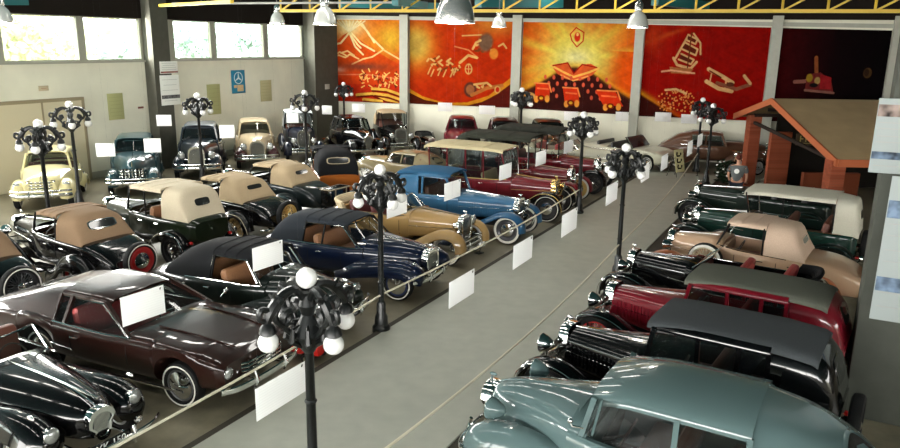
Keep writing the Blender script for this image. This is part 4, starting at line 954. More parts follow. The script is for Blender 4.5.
# local x runs along the gable (away from the viewer), local -y into its depth (to the right)
DP = 6.4; th = .1
def rz_(x): return ze+(zk-ze)*x/lr if x < lr else zl+(zk-zl)*(L_-x)/(L_-lr)
def rf(x0, z0, x1, z1): return MB().add([(x0, 0, z0), (x1, 0, z1), (x1, -DP, z1), (x0, -DP, z0), (x0, 0, z0-th), (x1, 0, z1-th), (x1, -DP, z1-th), (x0, -DP, z0-th)], [(0, 1, 2, 3), (7, 6, 5, 4), (0, 4, 5, 1), (1, 5, 6, 2), (2, 6, 7, 3), (3, 7, 4, 0)])
rf(0, ze, lr, zk).build('roof_slope', TILE, pav); rf(lr, zk, L_, zl).build('roof_slope', TILE, pav)
def fas(x0, z0, x1, z1): return MB().add([(x0, .06, z0+.02), (x1, .06, z1+.02), (x1, .06, z1-.2), (x0, .06, z0-.2), (x0, .0, z0+.02), (x1, .0, z1+.02), (x1, .0, z1-.2), (x0, .0, z0-.2)], [(0, 1, 2, 3), (7, 6, 5, 4), (0, 4, 5, 1), (1, 5, 6, 2), (2, 6, 7, 3), (3, 7, 4, 0)])
fas(0, ze, lr, zk).build('fascia_board', ORG_, pav); fas(lr, zk, L_, zl).build('fascia_board', ORG_, pav)
MB().box((-.03, -DP/2, ze-.09), (.06, DP, .22)).build('eaves_board', ORG_, pav)
for xx, yy in ((.32, -.12), (L_-.75, -.45)):
    hh = rz_(xx)-.14; MB().box((xx, yy, hh/2), (.42, .42, hh)).build('brick_pier', BRK, pav)
MB().box((L_*.74, -.95, 1.15), (.2, .75, 2.3)).build('brick_wall', BRK, pav)
MB().box((L_*.6, -2.4, .5), (.2, 2.0, 1.0)).build('low_brick_wall', bumpy(mat('brick_dark', (.14, .035, .015), .8), 3, .1), pav)
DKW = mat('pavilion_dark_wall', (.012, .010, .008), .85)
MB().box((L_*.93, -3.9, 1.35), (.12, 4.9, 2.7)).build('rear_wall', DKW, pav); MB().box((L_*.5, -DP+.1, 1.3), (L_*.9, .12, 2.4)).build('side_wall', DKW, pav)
for v in np.linspace(.15, .88, 6):
    MB().box((L_*v, -DP/2-.1, rz_(L_*v)-.2), (.08, DP*.92, .12)).build('rafter', mat('dark_timber', (.02, .013, .01), .7), pav)
MB().tube([(.3, -.25, ze-.14), (L_-.6, -.4, zl-.2)], .05, 4).build('tie_beam', mat('dark_timber', (.02, .013, .01), .7), pav)
so = MB().box((L_*.72, -2.0, 2.05), (.05, 1.1, .42), bev=.01).build('hanging_board', mat('board_brown', (.05, .035, .02), .6), pav)
m = MB()
for i in range(5): m.box((L_*.72-.03, -1.6-.2*i, 2.08), (.01, .04, .22)).box((L_*.72-.03, -1.66-.2*i, 2.08+.08*(i % 2)), (.01, .08, .04))
m.box((L_*.72-.03, -2.0, 1.92), (.01, .9, .02)); m.build('faded_gold_strokes', mat('faded_gold', (.3, .24, .08), .5), so)
# ---------------------------------------------------------------- poster column on the right
cx_, cy_ = D(900, 300, 9.6)[:2]
NC = bumpy(mat('column_grey', (.075, .08, .068), .7), 3, .1, .01, .1)
a_ = radians(-28)
o = struct('wall_right_pillar', MB().box((0, 0, 3.8), (.95, .9, 7.6), bev=.02), NC, loc=(cx_+.22, cy_+.4, 0), rz=a_); o['label'] = 'grey column at the right edge carrying two large posters'
def big_poster(corners, dist, label, pic):
    (x0, y0), (x1, y1), (x2, y2) = corners # top-left, bottom-left, right extent
    q = D(x0, y0, dist); q2 = D(x1, y1, dist); w_ = x2; H_ = q[2]-q2[2]
    r = empty('poster', ((q[0]+q2[0])/2, dist, q2[2]), y2, label, 'poster', 'posters on the right column')
    MB().box((w_/2, 0, H_/2), (w_, .02, H_), bev=.004).build('poster_sheet', mat('poster_grey_white', (.31, .345, .34), .5), r)
    m = MB()
    for v in (.1, .2, .42, .5, .6, .68): m.box((w_*.45, -.013, H_*v), (w_*.8, .004, .012))
    m.build('printed_lines', INKG, r)
    for a, h_, m__ in pic: MB().box((w_*.5, -.014, H_*a), (w_*.98, .004, H_*h_), bev=.001).build('printed_picture', m__, r)
PB = bumpy(mat('print_picture_blue', (.10, .14, .2), .5), 6, 0, .01, .9, 2)
PR = bumpy(mat('print_picture_mixed', (.22, .17, .15), .5), 6, 0, .01, .9, 2)
dd = 9.48
big_poster(((879.5, 98), (868, 172), (.62, radians(-24))), dd, 'upper large poster with a car picture at its top on the right column', ((.84, .16, PR), (.24, .1, PB)))
big_poster(((894, 176), (867.5, 318), (.9, radians(-28))), dd-.35, 'lower large poster with blue pictures, cut by the right edge', ((.78, .12, PB), (.26, .1, PB)))
# ---------------------------------------------------------------- small things by the walkway
def stand_board(px, py, label):
    x, y = G(px, py)
    r = empty('leaning_board', (x, y, 0), radians(35), label, 'board')
    MB().add([(-.28, 0, .25), (.28, 0, .25), (.28, .2, 1.15), (-.28, .2, 1.15), (-.28, .02, .25), (.28, .02, .25), (.28, .22, 1.15), (-.28, .22, 1.15)], [(0, 1, 2, 3), (7, 6, 5, 4), (0, 4, 5, 1), (1, 5, 6, 2), (2, 6, 7, 3), (3, 7, 4, 0)]).build('board_panel', mat('board_yellow', (.62, .58, .32), .6), r)
    m = MB()
    for i in range(3):
        z = .4+.25*i; m.box((-.05, -.0+.222*(z-.25)-.008, z), (.22, .01, .05)).box((-.14, .222*(z-.25)+.01, z+.08), (.06, .01, .16)).box((.1, .222*(z-.25)+.01, z+.07), (.06, .01, .12))
    m.build('dark_strokes', BLACKP, r); m = MB()
    for sg in (-1, 1): m.tube([(sg*.25, .15, .9), (sg*.25, -.02, 0)], .015, 5).tube([(sg*.25, .15, .9), (sg*.25, .5, 0)], .015, 5)
    m.build('easel_legs', IRON, r)
stand_board(680, 178, 'yellowish board with dark strokes standing at the far end of the walkway')
x, y = G(482, 254); r = empty('floor_card', (x, y, 0), radians(45), 'small white card on a low stand on the floor below the gold roadster bumper', 'card')
MB().add([(-.11, 0, .2), (.11, 0, .2), (.11, .06, .5), (-.11, .06, .5), (-.11, .01, .2), (.11, .01, .2), (.11, .07, .5), (-.11, .07, .5)], [(0, 1, 2, 3), (7, 6, 5, 4), (0, 4, 5, 1), (1, 5, 6, 2), (2, 6, 7, 3), (3, 7, 4, 0)]).build('card_sheet', CARD, r); MB().box((0, .1, .01), (.2, .16, .02), bev=.005).tube([(0, .1, .01), (0, .03, .22)], .008, 5).build('card_stand', IRON, r)
def stanchion(px, py, label):
    x, y = G(px, py); r = empty('stanchion', (x, y, 0), 0, label, 'stanchion')
    MB().lathe([(.16, 0), (.16, .02), (.05, .05), (.02, .08)], n=16, cap=True).build('base', IRON, r); MB().lathe([(.02, .06), (.02, .9), (.035, .92), (.03, .97), (.005, .99)], n=10).build('post', IRON, r)
stanchion(697, 177, 'low black stanchion with a round foot beside the far lamp posts')
# red pedal car
x, y = G(301, 357); PR_ = paint('toy_red', (.62, .02, .015)); r = empty('pedal_car', (x, y, 0), radians(155), 'small bright red toy pedal car behind the nearest lamp post', 'toy car')
MB().loft([mirr(sec(a, .12, b_, 3, 4, .5), c) for c, a, b_ in ((-.42, .1, .32), (-.35, .17, .38), (-.1, .2, .4), (.12, .17, .36), (.36, .13, .32), (.42, .09, .26))]).build('body', PR_, r)
MB().box((-.16, 0, .42), (.22, .24, .1), bev=.03).build('seat', BLACKP, r)
for sx in (.28, -.28):
    for sg in (-1, 1): t_ = MB().lathe([(.03, -.025), (.09, -.03), (.11, -.015), (.11, .015), (.09, .03), (.03, .025)], (sx, sg*.22, .11), 'y', 16).build('wheel', TIRE, r); MB().lathe([(.002, -.032), (.05, -.031), (.05, .031), (.002, .032)], (sx, sg*.22, .11), 'y', 12).build('hubcap', CHROME, t_); MB().tube([(sx-.12, sg*.22, .2), (sx, sg*.22, .25), (sx+.12, sg*.22, .2)], .03, 6, flat=.02).build('fender', PR_, r)
MB().tube([(.02+.0*i, .08*cos(2*pi*i/12), .47+.08*sin(2*pi*i/12)) for i in range(13)], .01, 5, cap=False).tube([(.02, 0, .47), (.14, 0, .38)], .01, 5).build('steering_wheel', BLACKP, r)
# cluster of white flowers
x, y = G(722, 192); r = empty('flowering_plant', (x, y, 0), 0, 'bushy dark plant with white blooms left of the person in the grey shirt', 'plant')
MB().lathe([(.12, 0), (.18, .3), (.2, .34), (.17, .34)], n=14, cap=True).build('pot', mat('pot_dark', (.06, .04, .03), .6), r); m = MB(); fl = MB(); rg = random.Random(3)
for i in range(140):
    a = rg.random()*6.28; h = .35+rg.random()*.85; rr0 = (.12+.2*rg.random()); p0 = (rr0*cos(a), rr0*sin(a), h); l = .09; m.add([(p0[0]-l, p0[1], p0[2]), (p0[0], p0[1]+l*.4, p0[2]-.04), (p0[0]+l, p0[1], p0[2]+.04), (p0[0], p0[1]-l*.4, p0[2])], [(0, 1, 2, 3)])
for i in range(16): m.tube([(0, 0, .3), (.12*cos(i), .12*sin(i), .7), (.25*cos(i), .25*sin(i), .9)], .008, 4)
m.build('leaves', mat('leaf_dark', (.02, .04, .02), .6), r)
for i in range(13): a = i*2.4; q = (.26*cos(a), .26*sin(a), .55+.05*i); fl.ball(q, .05, 8, (1, 1, .7))
fl.build('white_blooms', mat('bloom_white', (.8, .8, .78), .5), r)
# person in a grey T-shirt seen from behind
SKIN = mat('skin', (.5, .27, .18), .5)
def skin(name, vs, es, m_, parent, lv=2, root=0, sharp=180):
    me = bpy.data.meshes.new(name); me.from_pydata([v[:3] for v in vs], es, []); o = bpy.data.objects.new(name, me); COL.objects.link(o); o.parent = parent
    me.materials.append(m_); o.modifiers.new('skin', 'SKIN'); 
    for i, v in enumerate(vs): d = me.skin_vertices[0].data[i]; d.radius = (v[3], v[4] if len(v) > 4 else v[3]); d.use_root = (i == root)
    sb = o.modifiers.new('sub', 'SUBSURF'); sb.levels = lv; sb.render_levels = lv; return o
px_, py_ = G(739, 160, 1.72); pr = empty('person', (px_, py_, 0), radians(60), 'person in grey T-shirt with round white back print, standing beside the pavilion', 'person')
pr.scale = (1.06, 1.06, 1.06)
V_ = [(0, 0, .95, .13, .16), (0, 0, 1.15, .12, .155), (0, 0, 1.36, .125, .18), (0, 0, 1.48, .06), (.01, 0, 1.55, .052), (.02, 0, 1.64, .085, .075), (.02, 0, 1.72, .075, .07)]
E_ = [(0, 1), (1, 2), (2, 3), (3, 4), (4, 5), (5, 6)]
for sg in (-1, 1):
    n = len(V_); V_ += [(0, sg*.2, 1.40, .062), (.03, sg*.27, 1.16, .045), (.16, sg*.25, .98, .033), (.22, sg*.24, .93, .032), (.26, sg*.235, .91, .03)]; E_ += [(2, n), (n, n+1), (n+1, n+2), (n+2, n+3), (n+3, n+4)]
    pm_ = n+4
    for j, (dy, l) in enumerate(((-.028, .07), (-.009, .08), (.01, .075), (.028, .06))):
        k = len(V_); V_ += [(.30, sg*.235+dy, .90, .010), (.30+l*.5, sg*.235+dy, .88, .009), (.30+l*.8, sg*.235+dy, .85, .008)]; E_ += [(pm_, k), (k, k+1), (k+1, k+2)]
    k = len(V_); V_ += [(.25, sg*.235-sg*.04, .90, .011), (.28, sg*.235-sg*.055, .88, .009)]; E_ += [(n+3, k), (k, k+1)]
    n = len(V_); V_ += [(0, sg*.1, .86, .085), (.01, sg*.11, .5, .055), (0, sg*.115, .12, .038), (.02, sg*.115, .05, .04), (.13, sg*.125, .035, .035)]; E_ += [(0, n), (n, n+1), (n+1, n+2), (n+2, n+3), (n+3, n+4)]
skin('body', V_, E_, SKIN, pr)
SHRT = bumpy(mat('grey_tshirt', (.11, .12, .12), .85), 20, .3, .01)
sv = [(0, 0, .93, .15, .175), (0, 0, 1.15, .14, .175), (0, 0, 1.37, .14, .2), (0, 0, 1.46, .085)]; se = [(0, 1), (1, 2), (2, 3)]
for sg in (-1, 1): n = len(sv); sv += [(0, sg*.215, 1.40, .083), (.015, sg*.265, 1.22, .072)]; se += [(2, n), (n, n+1)]
sh = skin('t_shirt', sv, se, SHRT, pr)
MB().lathe([(.002, -.2), (.075, -.198), (.075, -.19)], (0, -.0, 1.3), 'x', 18).build('round_print', mat('print_white', (.75, .75, .73), .6), sh)
tv = [(0, 0, .93, .14, .165)]; te_ = []
for sg in (-1, 1): n = len(tv); tv += [(0, sg*.1, .84, .1), (.01, sg*.11, .5, .075), (0, sg*.115, .12, .06)]; te_ += [(0, n), (n, n+1), (n+1, n+2)]
skin('trousers', tv, te_, mat('dark_trousers', (.03, .035, .05), .8), pr)
m = MB().ball((.005, 0, 1.70), .098, 16, (1.05, .92, .85)); m.build('hair', bumpy(mat('hair_dark_red', (.10, .025, .018), .7), 60, .4), pr)
for sg in (-1, 1): MB().ball((.02, sg*.086, 1.645), .026, 10, (.7, .4, 1.2)).build('ear', SKIN, pr); MB().box((.06, sg*.115, .035), (.27, .095, .07), bev=.03).build('shoe', BLACKP, pr)
MB().ball((.115, 0, 1.635), .018, 8, (1, .8, 1.3)).build('nose', SKIN, pr)
for sg in (-1, 1): MB().ball((.095, sg*.03, 1.66), .012, 8).build('eye', mat('eye_white', (.8, .8, .8), .3), pr)
MB().box((.10, 0, 1.6), (.012, .045, .01), bev=.003).build('mouth', mat('lips', (.4, .14, .11), .5), pr)
# ---------------------------------------------------------------- the cars
RED_L = leather('red', (.32, .03, .03)); TAN_L = leather('tan', (.34, .16, .075)); BRN_L = leather('brown', (.16, .05, .03)); BLK_L = leather('black', (.03, .03, .03)); CRM_L = leather('cream', (.5, .4, .25))
F_TAN = fabric('tan2', (.25, .165, .10)); F_CRM = fabric('cream', (.52, .45, .33)); F_BGE = fabric('beige', (.42, .32, .20)); F_BLK = fabric('black', (.009, .0095, .011)); F_GRY = fabric('grey', (.075, .082, .08)); F_WHT = fabric('white', (.55, .53, .44)); F_PEA = fabric('peach', (.55, .41, .31)); F_OLV = fabric('olive', (.028, .03, .022)); F_DK = fabric('charcoal', (.024, .025, .02))
WRED = ('red', (.4, .015, .015), 0); WGOLD = ('gold', (.62, .42, .14), .3); WBLK = ('black', (.02, .02, .022), 0); WCRM = ('cream', (.6, .52, .35), 0); WNAV = ('navy', (.01, .02, .07), 0)
def V(k, **o): d = dict(k); d.update(o); return d
# --- 60s coupe tables
PRE['M'] = dict(PRE['S'], wb=2.74, tr=1.44, r=.33, wd=.19, ws='tf', hood=None, nosex=2.16, gw=.60, gz=(.46, .68), nose='wide', te=4.6, tm=.62, arch=True, ff=None, cock=(.42, -1.15),
   tub=[(-2.75, .74, .46, .78), (-2.65, .82, .36, .86), (-1.6, .88, .25, .95), (0, .90, .23, .93), (.75, .885, .23, .95), (1.5, .87, .25, .91), (2.02, .84, .32, .83), (2.14, .78, .42, .76)],
   hl='flush', hlp=(2.13, .68, .62), hr=.095, bz=.40, bxf=2.3, bxr=-2.85, bw=.84, tlx=-2.76, tlz=.68, doors=(.5, -.6), handles=(-.42,), belt=True,
   roof=dict(kind='hard', fx=-.12, ex=-1.0, w=.63, z=1.32, ze=1.2, rear=[(-1.0, 1.31), (-1.45, 1.25), (-2.0, 1.09), (-2.45, .96)], pill=[-.12, -.78, -1.02], bw=(.42, .07), bzc=1.15), wtrim=True, spare=None)
def must_x(root, L):
    m = MB()
    for sg in (-1, 1): m.tube([(2.0, sg*.38, .86), (1.4, sg*.42, .935), (.72, sg*.45, .965)], .012, 5)
    m.build('hood_creases', L['body'], root); m = MB()
    for sg in (-1, 1): m.tube([(1.5, sg*.885, .30), (-1.0, sg*.905, .27)], .02, 5).tube([(-.55, sg*.9, .52), (-1.1, sg*.9, .56)], .016, 5)
    m.build('side_moulding', CHROME, root)
    m = MB().tube([(2.19, -.16, .57), (2.19, .16, .57)], .015, 4).tube([(2.19, -.16, .48), (2.19, -.16, .66), (2.19, .16, .66), (2.19, .16, .48), (2.19, -.16, .48)], .01, 4).ball((2.2, 0, .57), .04, 8, (.5, 1.6, 1)); m.build('grille_emblem', CHROME, root)
    q = MB().tube([(.62, .93, .95), (.62, 1.02, .99)], .012, 5).ball((.62, 1.05, 1.0), .055, 10, (.5, 1.2, .8)); q.build('door_mirror', CHROME, root)
W = G(186, 405); c = on_wheel(W, -24, 2.74*1.07, 1.44*1.07, 1, -1)
car('hardtop_coupe', 'dark brown fastback coupe with red seats and whitewall tyres at the lower left', *c, -24, 'M', scale=1.07, col=paint('dark_brown', (.020, .007, .005)), inn=RED_L, extra=must_x, wc=('brown_wheel', (.1, .1, .1), .5))
# --- black sports car with number plate
def xk_x(root, L):
    MB().tube([(-.1+2.1*t, 0, .935+.06*sin(pi*(t*.8+.2))) for t in np.linspace(0.1, 1, 10)], .017, 6).build('bonnet_strip', CHROME, root)
    r_ = MB().box((2.17, 0, .36), (.02, .58, .14), bev=.005).build('number_plate', BLACKP, root)
    t = bpy.data.curves.new('plate_text', 'FONT'); t.body = 'XK 150'; t.size = .135; t.extrude = .002; t.align_x = 'CENTER'; t.align_y = 'CENTER'; t.materials.append(mat('plate_white', (.8, .8, .8), .5))
    tmp_ = bpy.data.objects.new('plate_tmp', t); me_ = bpy.data.meshes.new_from_object(tmp_); bpy.data.objects.remove(tmp_); me_.name = 'plate_lettering'; o = link('plate_lettering', me_, r_); o.location = (2.185, 0, .36); o.rotation_euler = (radians(90), 0, radians(90))
    m = MB()
    for sg in (-1, 1): m.lathe([(.004, -.05), (.05, -.03), (.055, .01), (.004, .03)], (2.1, sg*.48, .44), 'x', 12)
    m.build('fog_lamps', CHROME, root); m = MB()
    for sg in (-1, 1): m.ball((1.72, sg*.68, .90), .03, 8, (2.2, 1, 1))
    m.build('side_lamps', CHROME, root)
S_XK = dict(hood=[(2.0, .14, .42, .74, 2.3), (1.9, .25, .42, .84, 2.3), (1.5, .40, .42, .93, 2.2), (1.0, .5, .44, .98, 2.2), (.1, .64, .46, 1.0, 2.6)], zs=0, cock=(-.05, -1.1), seats=((-.7,),),
  tub=[(-2.2, .4, .4, .6), (-2.0, .56, .36, .74), (-1.5, .74, .3, .9), (-.8, .8, .28, .96), (-.2, .8, .28, .96), (.16, .72, .3, .98)], ff=[(.50, .34), (.52, .5), (.44, .68), (.18, .80), (-.2, .82), (-.7, .78), (-1.1, .74), (-1.3, .5)],
  fr=[(.9, .5), (.6, .72), (.25, .8), (-.1, .8), (-.5, .68), (-.75, .5), (-.85, .36)], fy=(.36, .86), fd=.26, gw=.17, gz=(.40, .80), hlp=(1.93, .58, .68), hr=.1, bxf=2.22, bz=.33, wz=1.25, tr=1.4, wb=2.85, r=.34)
hd = -29; N_ = G(101, 409, .8); c = from_nose(N_, hd, 2.05)
car('sports_car', 'black sports car at the lower left corner with oval grille and a white-lettered number plate', *c, hd, 'S', col=BLACKP, inn=BRN_L, roof=None, roofx={}, fx=-.2, extra=xk_x, ws='sf', wc=CR, ornament=False, **{k: v for k, v in S_XK.items() if k != 'zs'})
# --- black convertible behind the nearest lamp post
c = from_nose(G(358, 291, .95), -25, 2.35)
car('convertible', 'long black convertible with closed black fabric top, tan seats and a tall chrome grille', *c, -25, 'S', col=paint('black_green', (.006, .010, .008)), inn=TAN_L, top=F_BLK, gz=(.42, 1.02), gw=.24, ff=[(.50, .36), (.56, .54), (.48, .72), (.2, .86), (-.2, .86), (-.7, .80), (-1.2, .70), (-1.6, .52)], hood=[(2.08, .10, .62, .90, 2.4), (1.95, .22, .52, 1.0, 2.4), (1.6, .38, .48, 1.08, 2.4), (1.1, .54, .46, 1.13, 2.6), (.78, .70, .46, 1.14, 3)], tub=[(-2.5, .25, .46, .62), (-2.3, .46, .4, .78), (-1.95, .62, .36, .94), (-1.4, .76, .32, 1.05), (-.8, .82, .3, 1.1), (.3, .82, .3, 1.13), (.82, .72, .34, 1.13)],  wtrim=True, b2=True, wsplit=True,
    roofx=dict(kind='soft', e=2.8, fx=.42, ex=-.4, z=1.56, ze=1.40, w=.62, rear=[(-.4, 1.56), (-.9, 1.50), (-1.3, 1.34), (-1.6, 1.10)], pill=[.42, -.38], bw=(.3, .07)), cock=(.62, -.9), seats=((-.05,), (-.7,)))
# --- navy convertible
c = on_wheel(G(398, 300), -24, 2.95, 1.46, 1, -1)
car('convertible', 'navy blue convertible with grey-blue fabric top, chrome grille and thin whitewall tyres', *c, -24, 'S', col=paint('navy', (.004, .009, .028)), inn=TAN_L, top=fabric('navy_grey', (.02, .024, .03)), ws='tf', wc=WNAV, ff=[(.50, .36), (.56, .54), (.48, .72), (.2, .86), (-.2, .86), (-.7, .80), (-1.2, .70), (-1.6, .52)], nose='flat', gw=.27, gz=(.42, .98), wtrim=True, hood=[(1.88, .18, .56, .95, 2.4), (1.7, .34, .5, 1.03, 2.4), (1.2, .50, .46, 1.10, 2.5), (.56, .70, .46, 1.14, 3)], tub=[(-2.45, .25, .46, .66), (-2.3, .46, .4, .82), (-1.95, .62, .36, 1.0), (-1.4, .76, .32, 1.1), (-.8, .82, .3, 1.13), (.2, .82, .3, 1.13), (.6, .72, .34, 1.13)], bxf=2.05, hlp=(1.8, .62, .72),
    roofx=dict(kind='soft', e=3.2, fx=.1, ex=-.9, z=1.54, ze=1.40, w=.6, rear=[(-.9, 1.54), (-1.4, 1.49), (-1.7, 1.32), (-1.87, 1.1)], pill=[.1, -.4, -.9], bw=(.3, .08)), cock=(.42, -1.2), fyr=(.45, .9), seats=((-.5,), (-1.05,)))
# --- gold roadster with folded top
def boot(root, L):
    BZ = L['BZ']; T = L['T']; m = MB(); bx = L['p'].get('bootx', -1.75); ww = .62
    for i in range(4): m.tube(crom([(bx+.22-.02*i, -ww, BZ(bx)+.03+.045*i), (bx-.08-.03*i, -ww*.7, BZ(bx)+.08+.045*i), (bx-.16-.03*i, 0, BZ(bx)+.09+.045*i), (bx-.08-.03*i, ww*.7, BZ(bx)+.08+.045*i), (bx+.22-.02*i, ww, BZ(bx)+.03+.045*i)], 5), .062-.006*i, 8)
    m.build('folded_top', L['top'], root)
c = on_wheel(G(447, 265), -26, 3.05, 1.44, 1, -1)
car('roadster', 'gold-brown open roadster with its cream top folded behind maroon seats', *c, -26, 'V', col=paint('gold', (.40, .25, .095)), hcol=paint('gold', (.40, .25, .095)), inn=leather('maroon', (.11, .02, .02)), top=fabric('cream_boot', (.6, .5, .33)), roof=None, fx=-.12, wz=1.42, fd=.2, ws='wf', wc=CR,
    extra=boot, spare=None, wb=3.05, tr=1.44, gw=.27, gz=(.5, 1.12), cock=(.14, -1.6), seats=((-.6,), (-1.25,)), hood=[(1.66, .25, .56, 1.08, 2.8), (1.0, .40, .52, 1.13, 3), (.34, .57, .5, 1.16, 3.4)], tub=[(-2.3, .36, .5, .8), (-2.12, .5, .46, .95), (-1.6, .66, .44, 1.1), (-.9, .69, .42, 1.1), (0, .66, .42, 1.1), (.36, .58, .44, 1.16)], b2=True)
# --- blue sedan
BLU = paint('blue', (.035, .13, .25)); BLU2 = paint('blue_dark', (.02, .10, .20))
c = on_wheel(G(507, 244), -25, 3.3, 1.46, 1, -1)
car('sedan', 'bright blue 1930s sedan with dark blue roof and whitewall tyres', *c, -25, 'V', col=BLU, hcol=BLU, fcol=paint('blue_fender', (.02, .09, .19)), inn=BRN_L, wb=3.3, tr=1.46, ws='wd', wc=('steel_wheel', (.08, .08, .09), .5), louv=True, spare=None, sidespare=False, b2=True, fd=.12,
    cock=(-.16, -1.75), tub=[(-2.35, .50, .6, 1.0), (-2.2, .60, .52, 1.12), (-1.7, .69, .48, 1.18), (-.9, .7, .46, 1.18), (-.2, .66, .46, 1.18), (.1, .58, .48, 1.2)], seats=((-.8,), (-1.5,)), doors=(-.2, -1.0), handles=(-.9,),
    roofx=dict(kind='hard', e=2.8, fx=-.28, ex=-1.15, z=1.78, ze=1.6, w=.63, rear=[(-1.15, 1.78), (-1.75, 1.72), (-2.1, 1.5), (-2.3, 1.12)], pill=[-.28, -1.0, -1.15], insert=fabric('blue_top', (.02, .08, .16)), rail='x'), gw=.26, gz=(.5, 1.14), hood=[(1.72, .25, .6, 1.12, 2.8), (1.0, .37, .56, 1.16, 3), (.08, .57, .52, 1.2, 3.6)])
# --- maroon limousine with tan roof
MAR = paint('maroon', (.16, .012, .018)); MAR2 = paint('crimson', (.16, .006, .014))
c = on_wheel(G(546, 222), -25, 3.6, 1.46, 1, -1)
car('limousine', 'long maroon limousine with a flat tan roof, brass headlamps and black wheels', *c, -25, 'V', col=MAR, fcol=BLACKP, acc=mat('gold_line', (.6, .42, .12), .4), inn=CRM_L, wb=3.6, tr=1.46, r=.42, ws='td', wc=WBLK, shell=BRASS, hlm=BRASS, spare='trunk', top=fabric('limo_tan', (.48, .41, .25)), bow=MAR, panes=True, bump=False, fbead=True, bz=.5,
    tub=[(-2.4, .60, .5, 1.12), (-2.2, .68, .48, 1.2), (-.9, .70, .46, 1.2), (0, .68, .46, 1.22), (.56, .58, .48, 1.26)], cock=(.3, -2.0), hood=[(1.84, .27, .60, 1.16, 2.6), (1.2, .40, .56, 1.2, 3), (.54, .57, .52, 1.25, 3.6)],
    roofx=dict(kind='soft', e=6, fx=.25, ex=-1.6, z=2.14, ze=2.03, w=.74, wf=1, rz0=.11, bw=None, rear=[(-1.6, 2.14), (-2.0, 2.14), (-2.3, 2.12), (-2.4, 2.07)], pill=[.25, -.35, -.95, -1.6, -2.25]), seats=((-.3,), (-1.7,)), ff=[(.50, .40), (.47, .60), (.33, .82), (.08, .93), (-.25, .89), (-.6, .68), (-.95, .48), (-1.2, .40)], sidespare=False)
# --- second and third maroon cars
c = on_wheel(G(566, 208), -25, 3.4, 1.46, 1, -1)
car('touring_car', 'maroon touring car with a black fabric top and gold wheels with whitewall tyres', *c, -25, 'V', col=MAR, fcol=MAR, acc=mat('pale_line', (.6, .45, .3), .4), wb=3.4, tr=1.46, r=.42, ws='wd', wc=WGOLD, top=F_OLV, inn=BLK_L, bump=False, spare=None, tub=[(-2.75, .5, .5, 1.1), (-2.5, .66, .48, 1.16), (-.9, .70, .46, 1.2), (0, .66, .46, 1.2), (.36, .56, .48, 1.24)], cock=(.14, -2.2),
    roofx=dict(kind='soft', e=3.6, fx=.3, ex=-2.0, z=2.3, ze=2.1, w=.76, rear=[(-2.0, 2.3), (-2.4, 2.16), (-2.65, 1.8), (-2.72, 1.2)], pill=[.3, -.6, -1.6]))
c = on_wheel(G(592, 194), -25, 3.3, 1.46, 1, -1)
car('touring_car', 'crimson touring car with a black fabric top, farther along than the gold-wheeled one', *c, -25, 'V', col=MAR2, fcol=BLACKP, wb=3.3, tr=1.46, r=.41, ws='sd', wc=WBLK, top=F_DK, inn=BLK_L, bump=False, spare=None, tub=[(-2.75, .5, .5, 1.1), (-2.5, .66, .48, 1.16), (-.9, .70, .46, 1.2), (0, .66, .46, 1.2), (.36, .56, .48, 1.24)], cock=(.14, -2.2),
    roofx=dict(kind='soft', e=3.6, fx=.3, ex=-2.0, z=2.28, ze=2.08, w=.76, rear=[(-2.0, 2.28), (-2.4, 2.14), (-2.65, 1.8), (-2.72, 1.2)], pill=[.3, -.6, -1.6]))
CREAMP = paint('cream', (.62, .57, .40)); IVORY = paint('ivory', (.66, .64, .50)); WHT = paint('white', (.68, .68, .62))
c = on_wheel(G(606, 182), -25, 3.0, 1.42, 1, -1)
car('roadster', 'ivory open roadster with upright radiator behind the walkway lamp post head', *c, -25, 'V', col=IVORY, wb=3.0, roof=None, fx=-.1, wz=1.5, inn=RED_L, top=F_CRM, extra=boot, far=False, wc=WCRM)
c = (8.0, 32.2)
car('roadster', 'low ivory roadster with a dark windscreen parked before the ship mural pillar', *c, -40, 'M', col=IVORY, roof=None, fx=.15, wz=1.38, inn=BLK_L, cock=(.52, -.9), belt=False, sx=.84, scale=1.02, wsf=BLACKP, extra=lambda root, L: MB().add([(.6, -.8, .95), (.6, .8, .95), (.2, .74, 1.36), (.2, -.74, 1.36)], [(0, 1, 2, 3)]).build('tinted_windscreen', mat('tinted_glass', (.02, .04, .045), .08), root))
# --- brown fastback by the far wall
car('fastback', 'brown fastback sedan with an arched roof below the ship mural', 11.9, 32.65, -18, 'S', col=paint('rust_brown', (.13, .06, .035)), inn=BLK_L, scale=1.05, far=True, roofx=dict(z=1.52, ze=1.38, fx=.2, ex=-1.0, rear=[(-1.0, 1.5), (-1.5, 1.36), (-1.9, 1.12), (-2.25, .9)], pill=[.2, -.4, -1.0]))
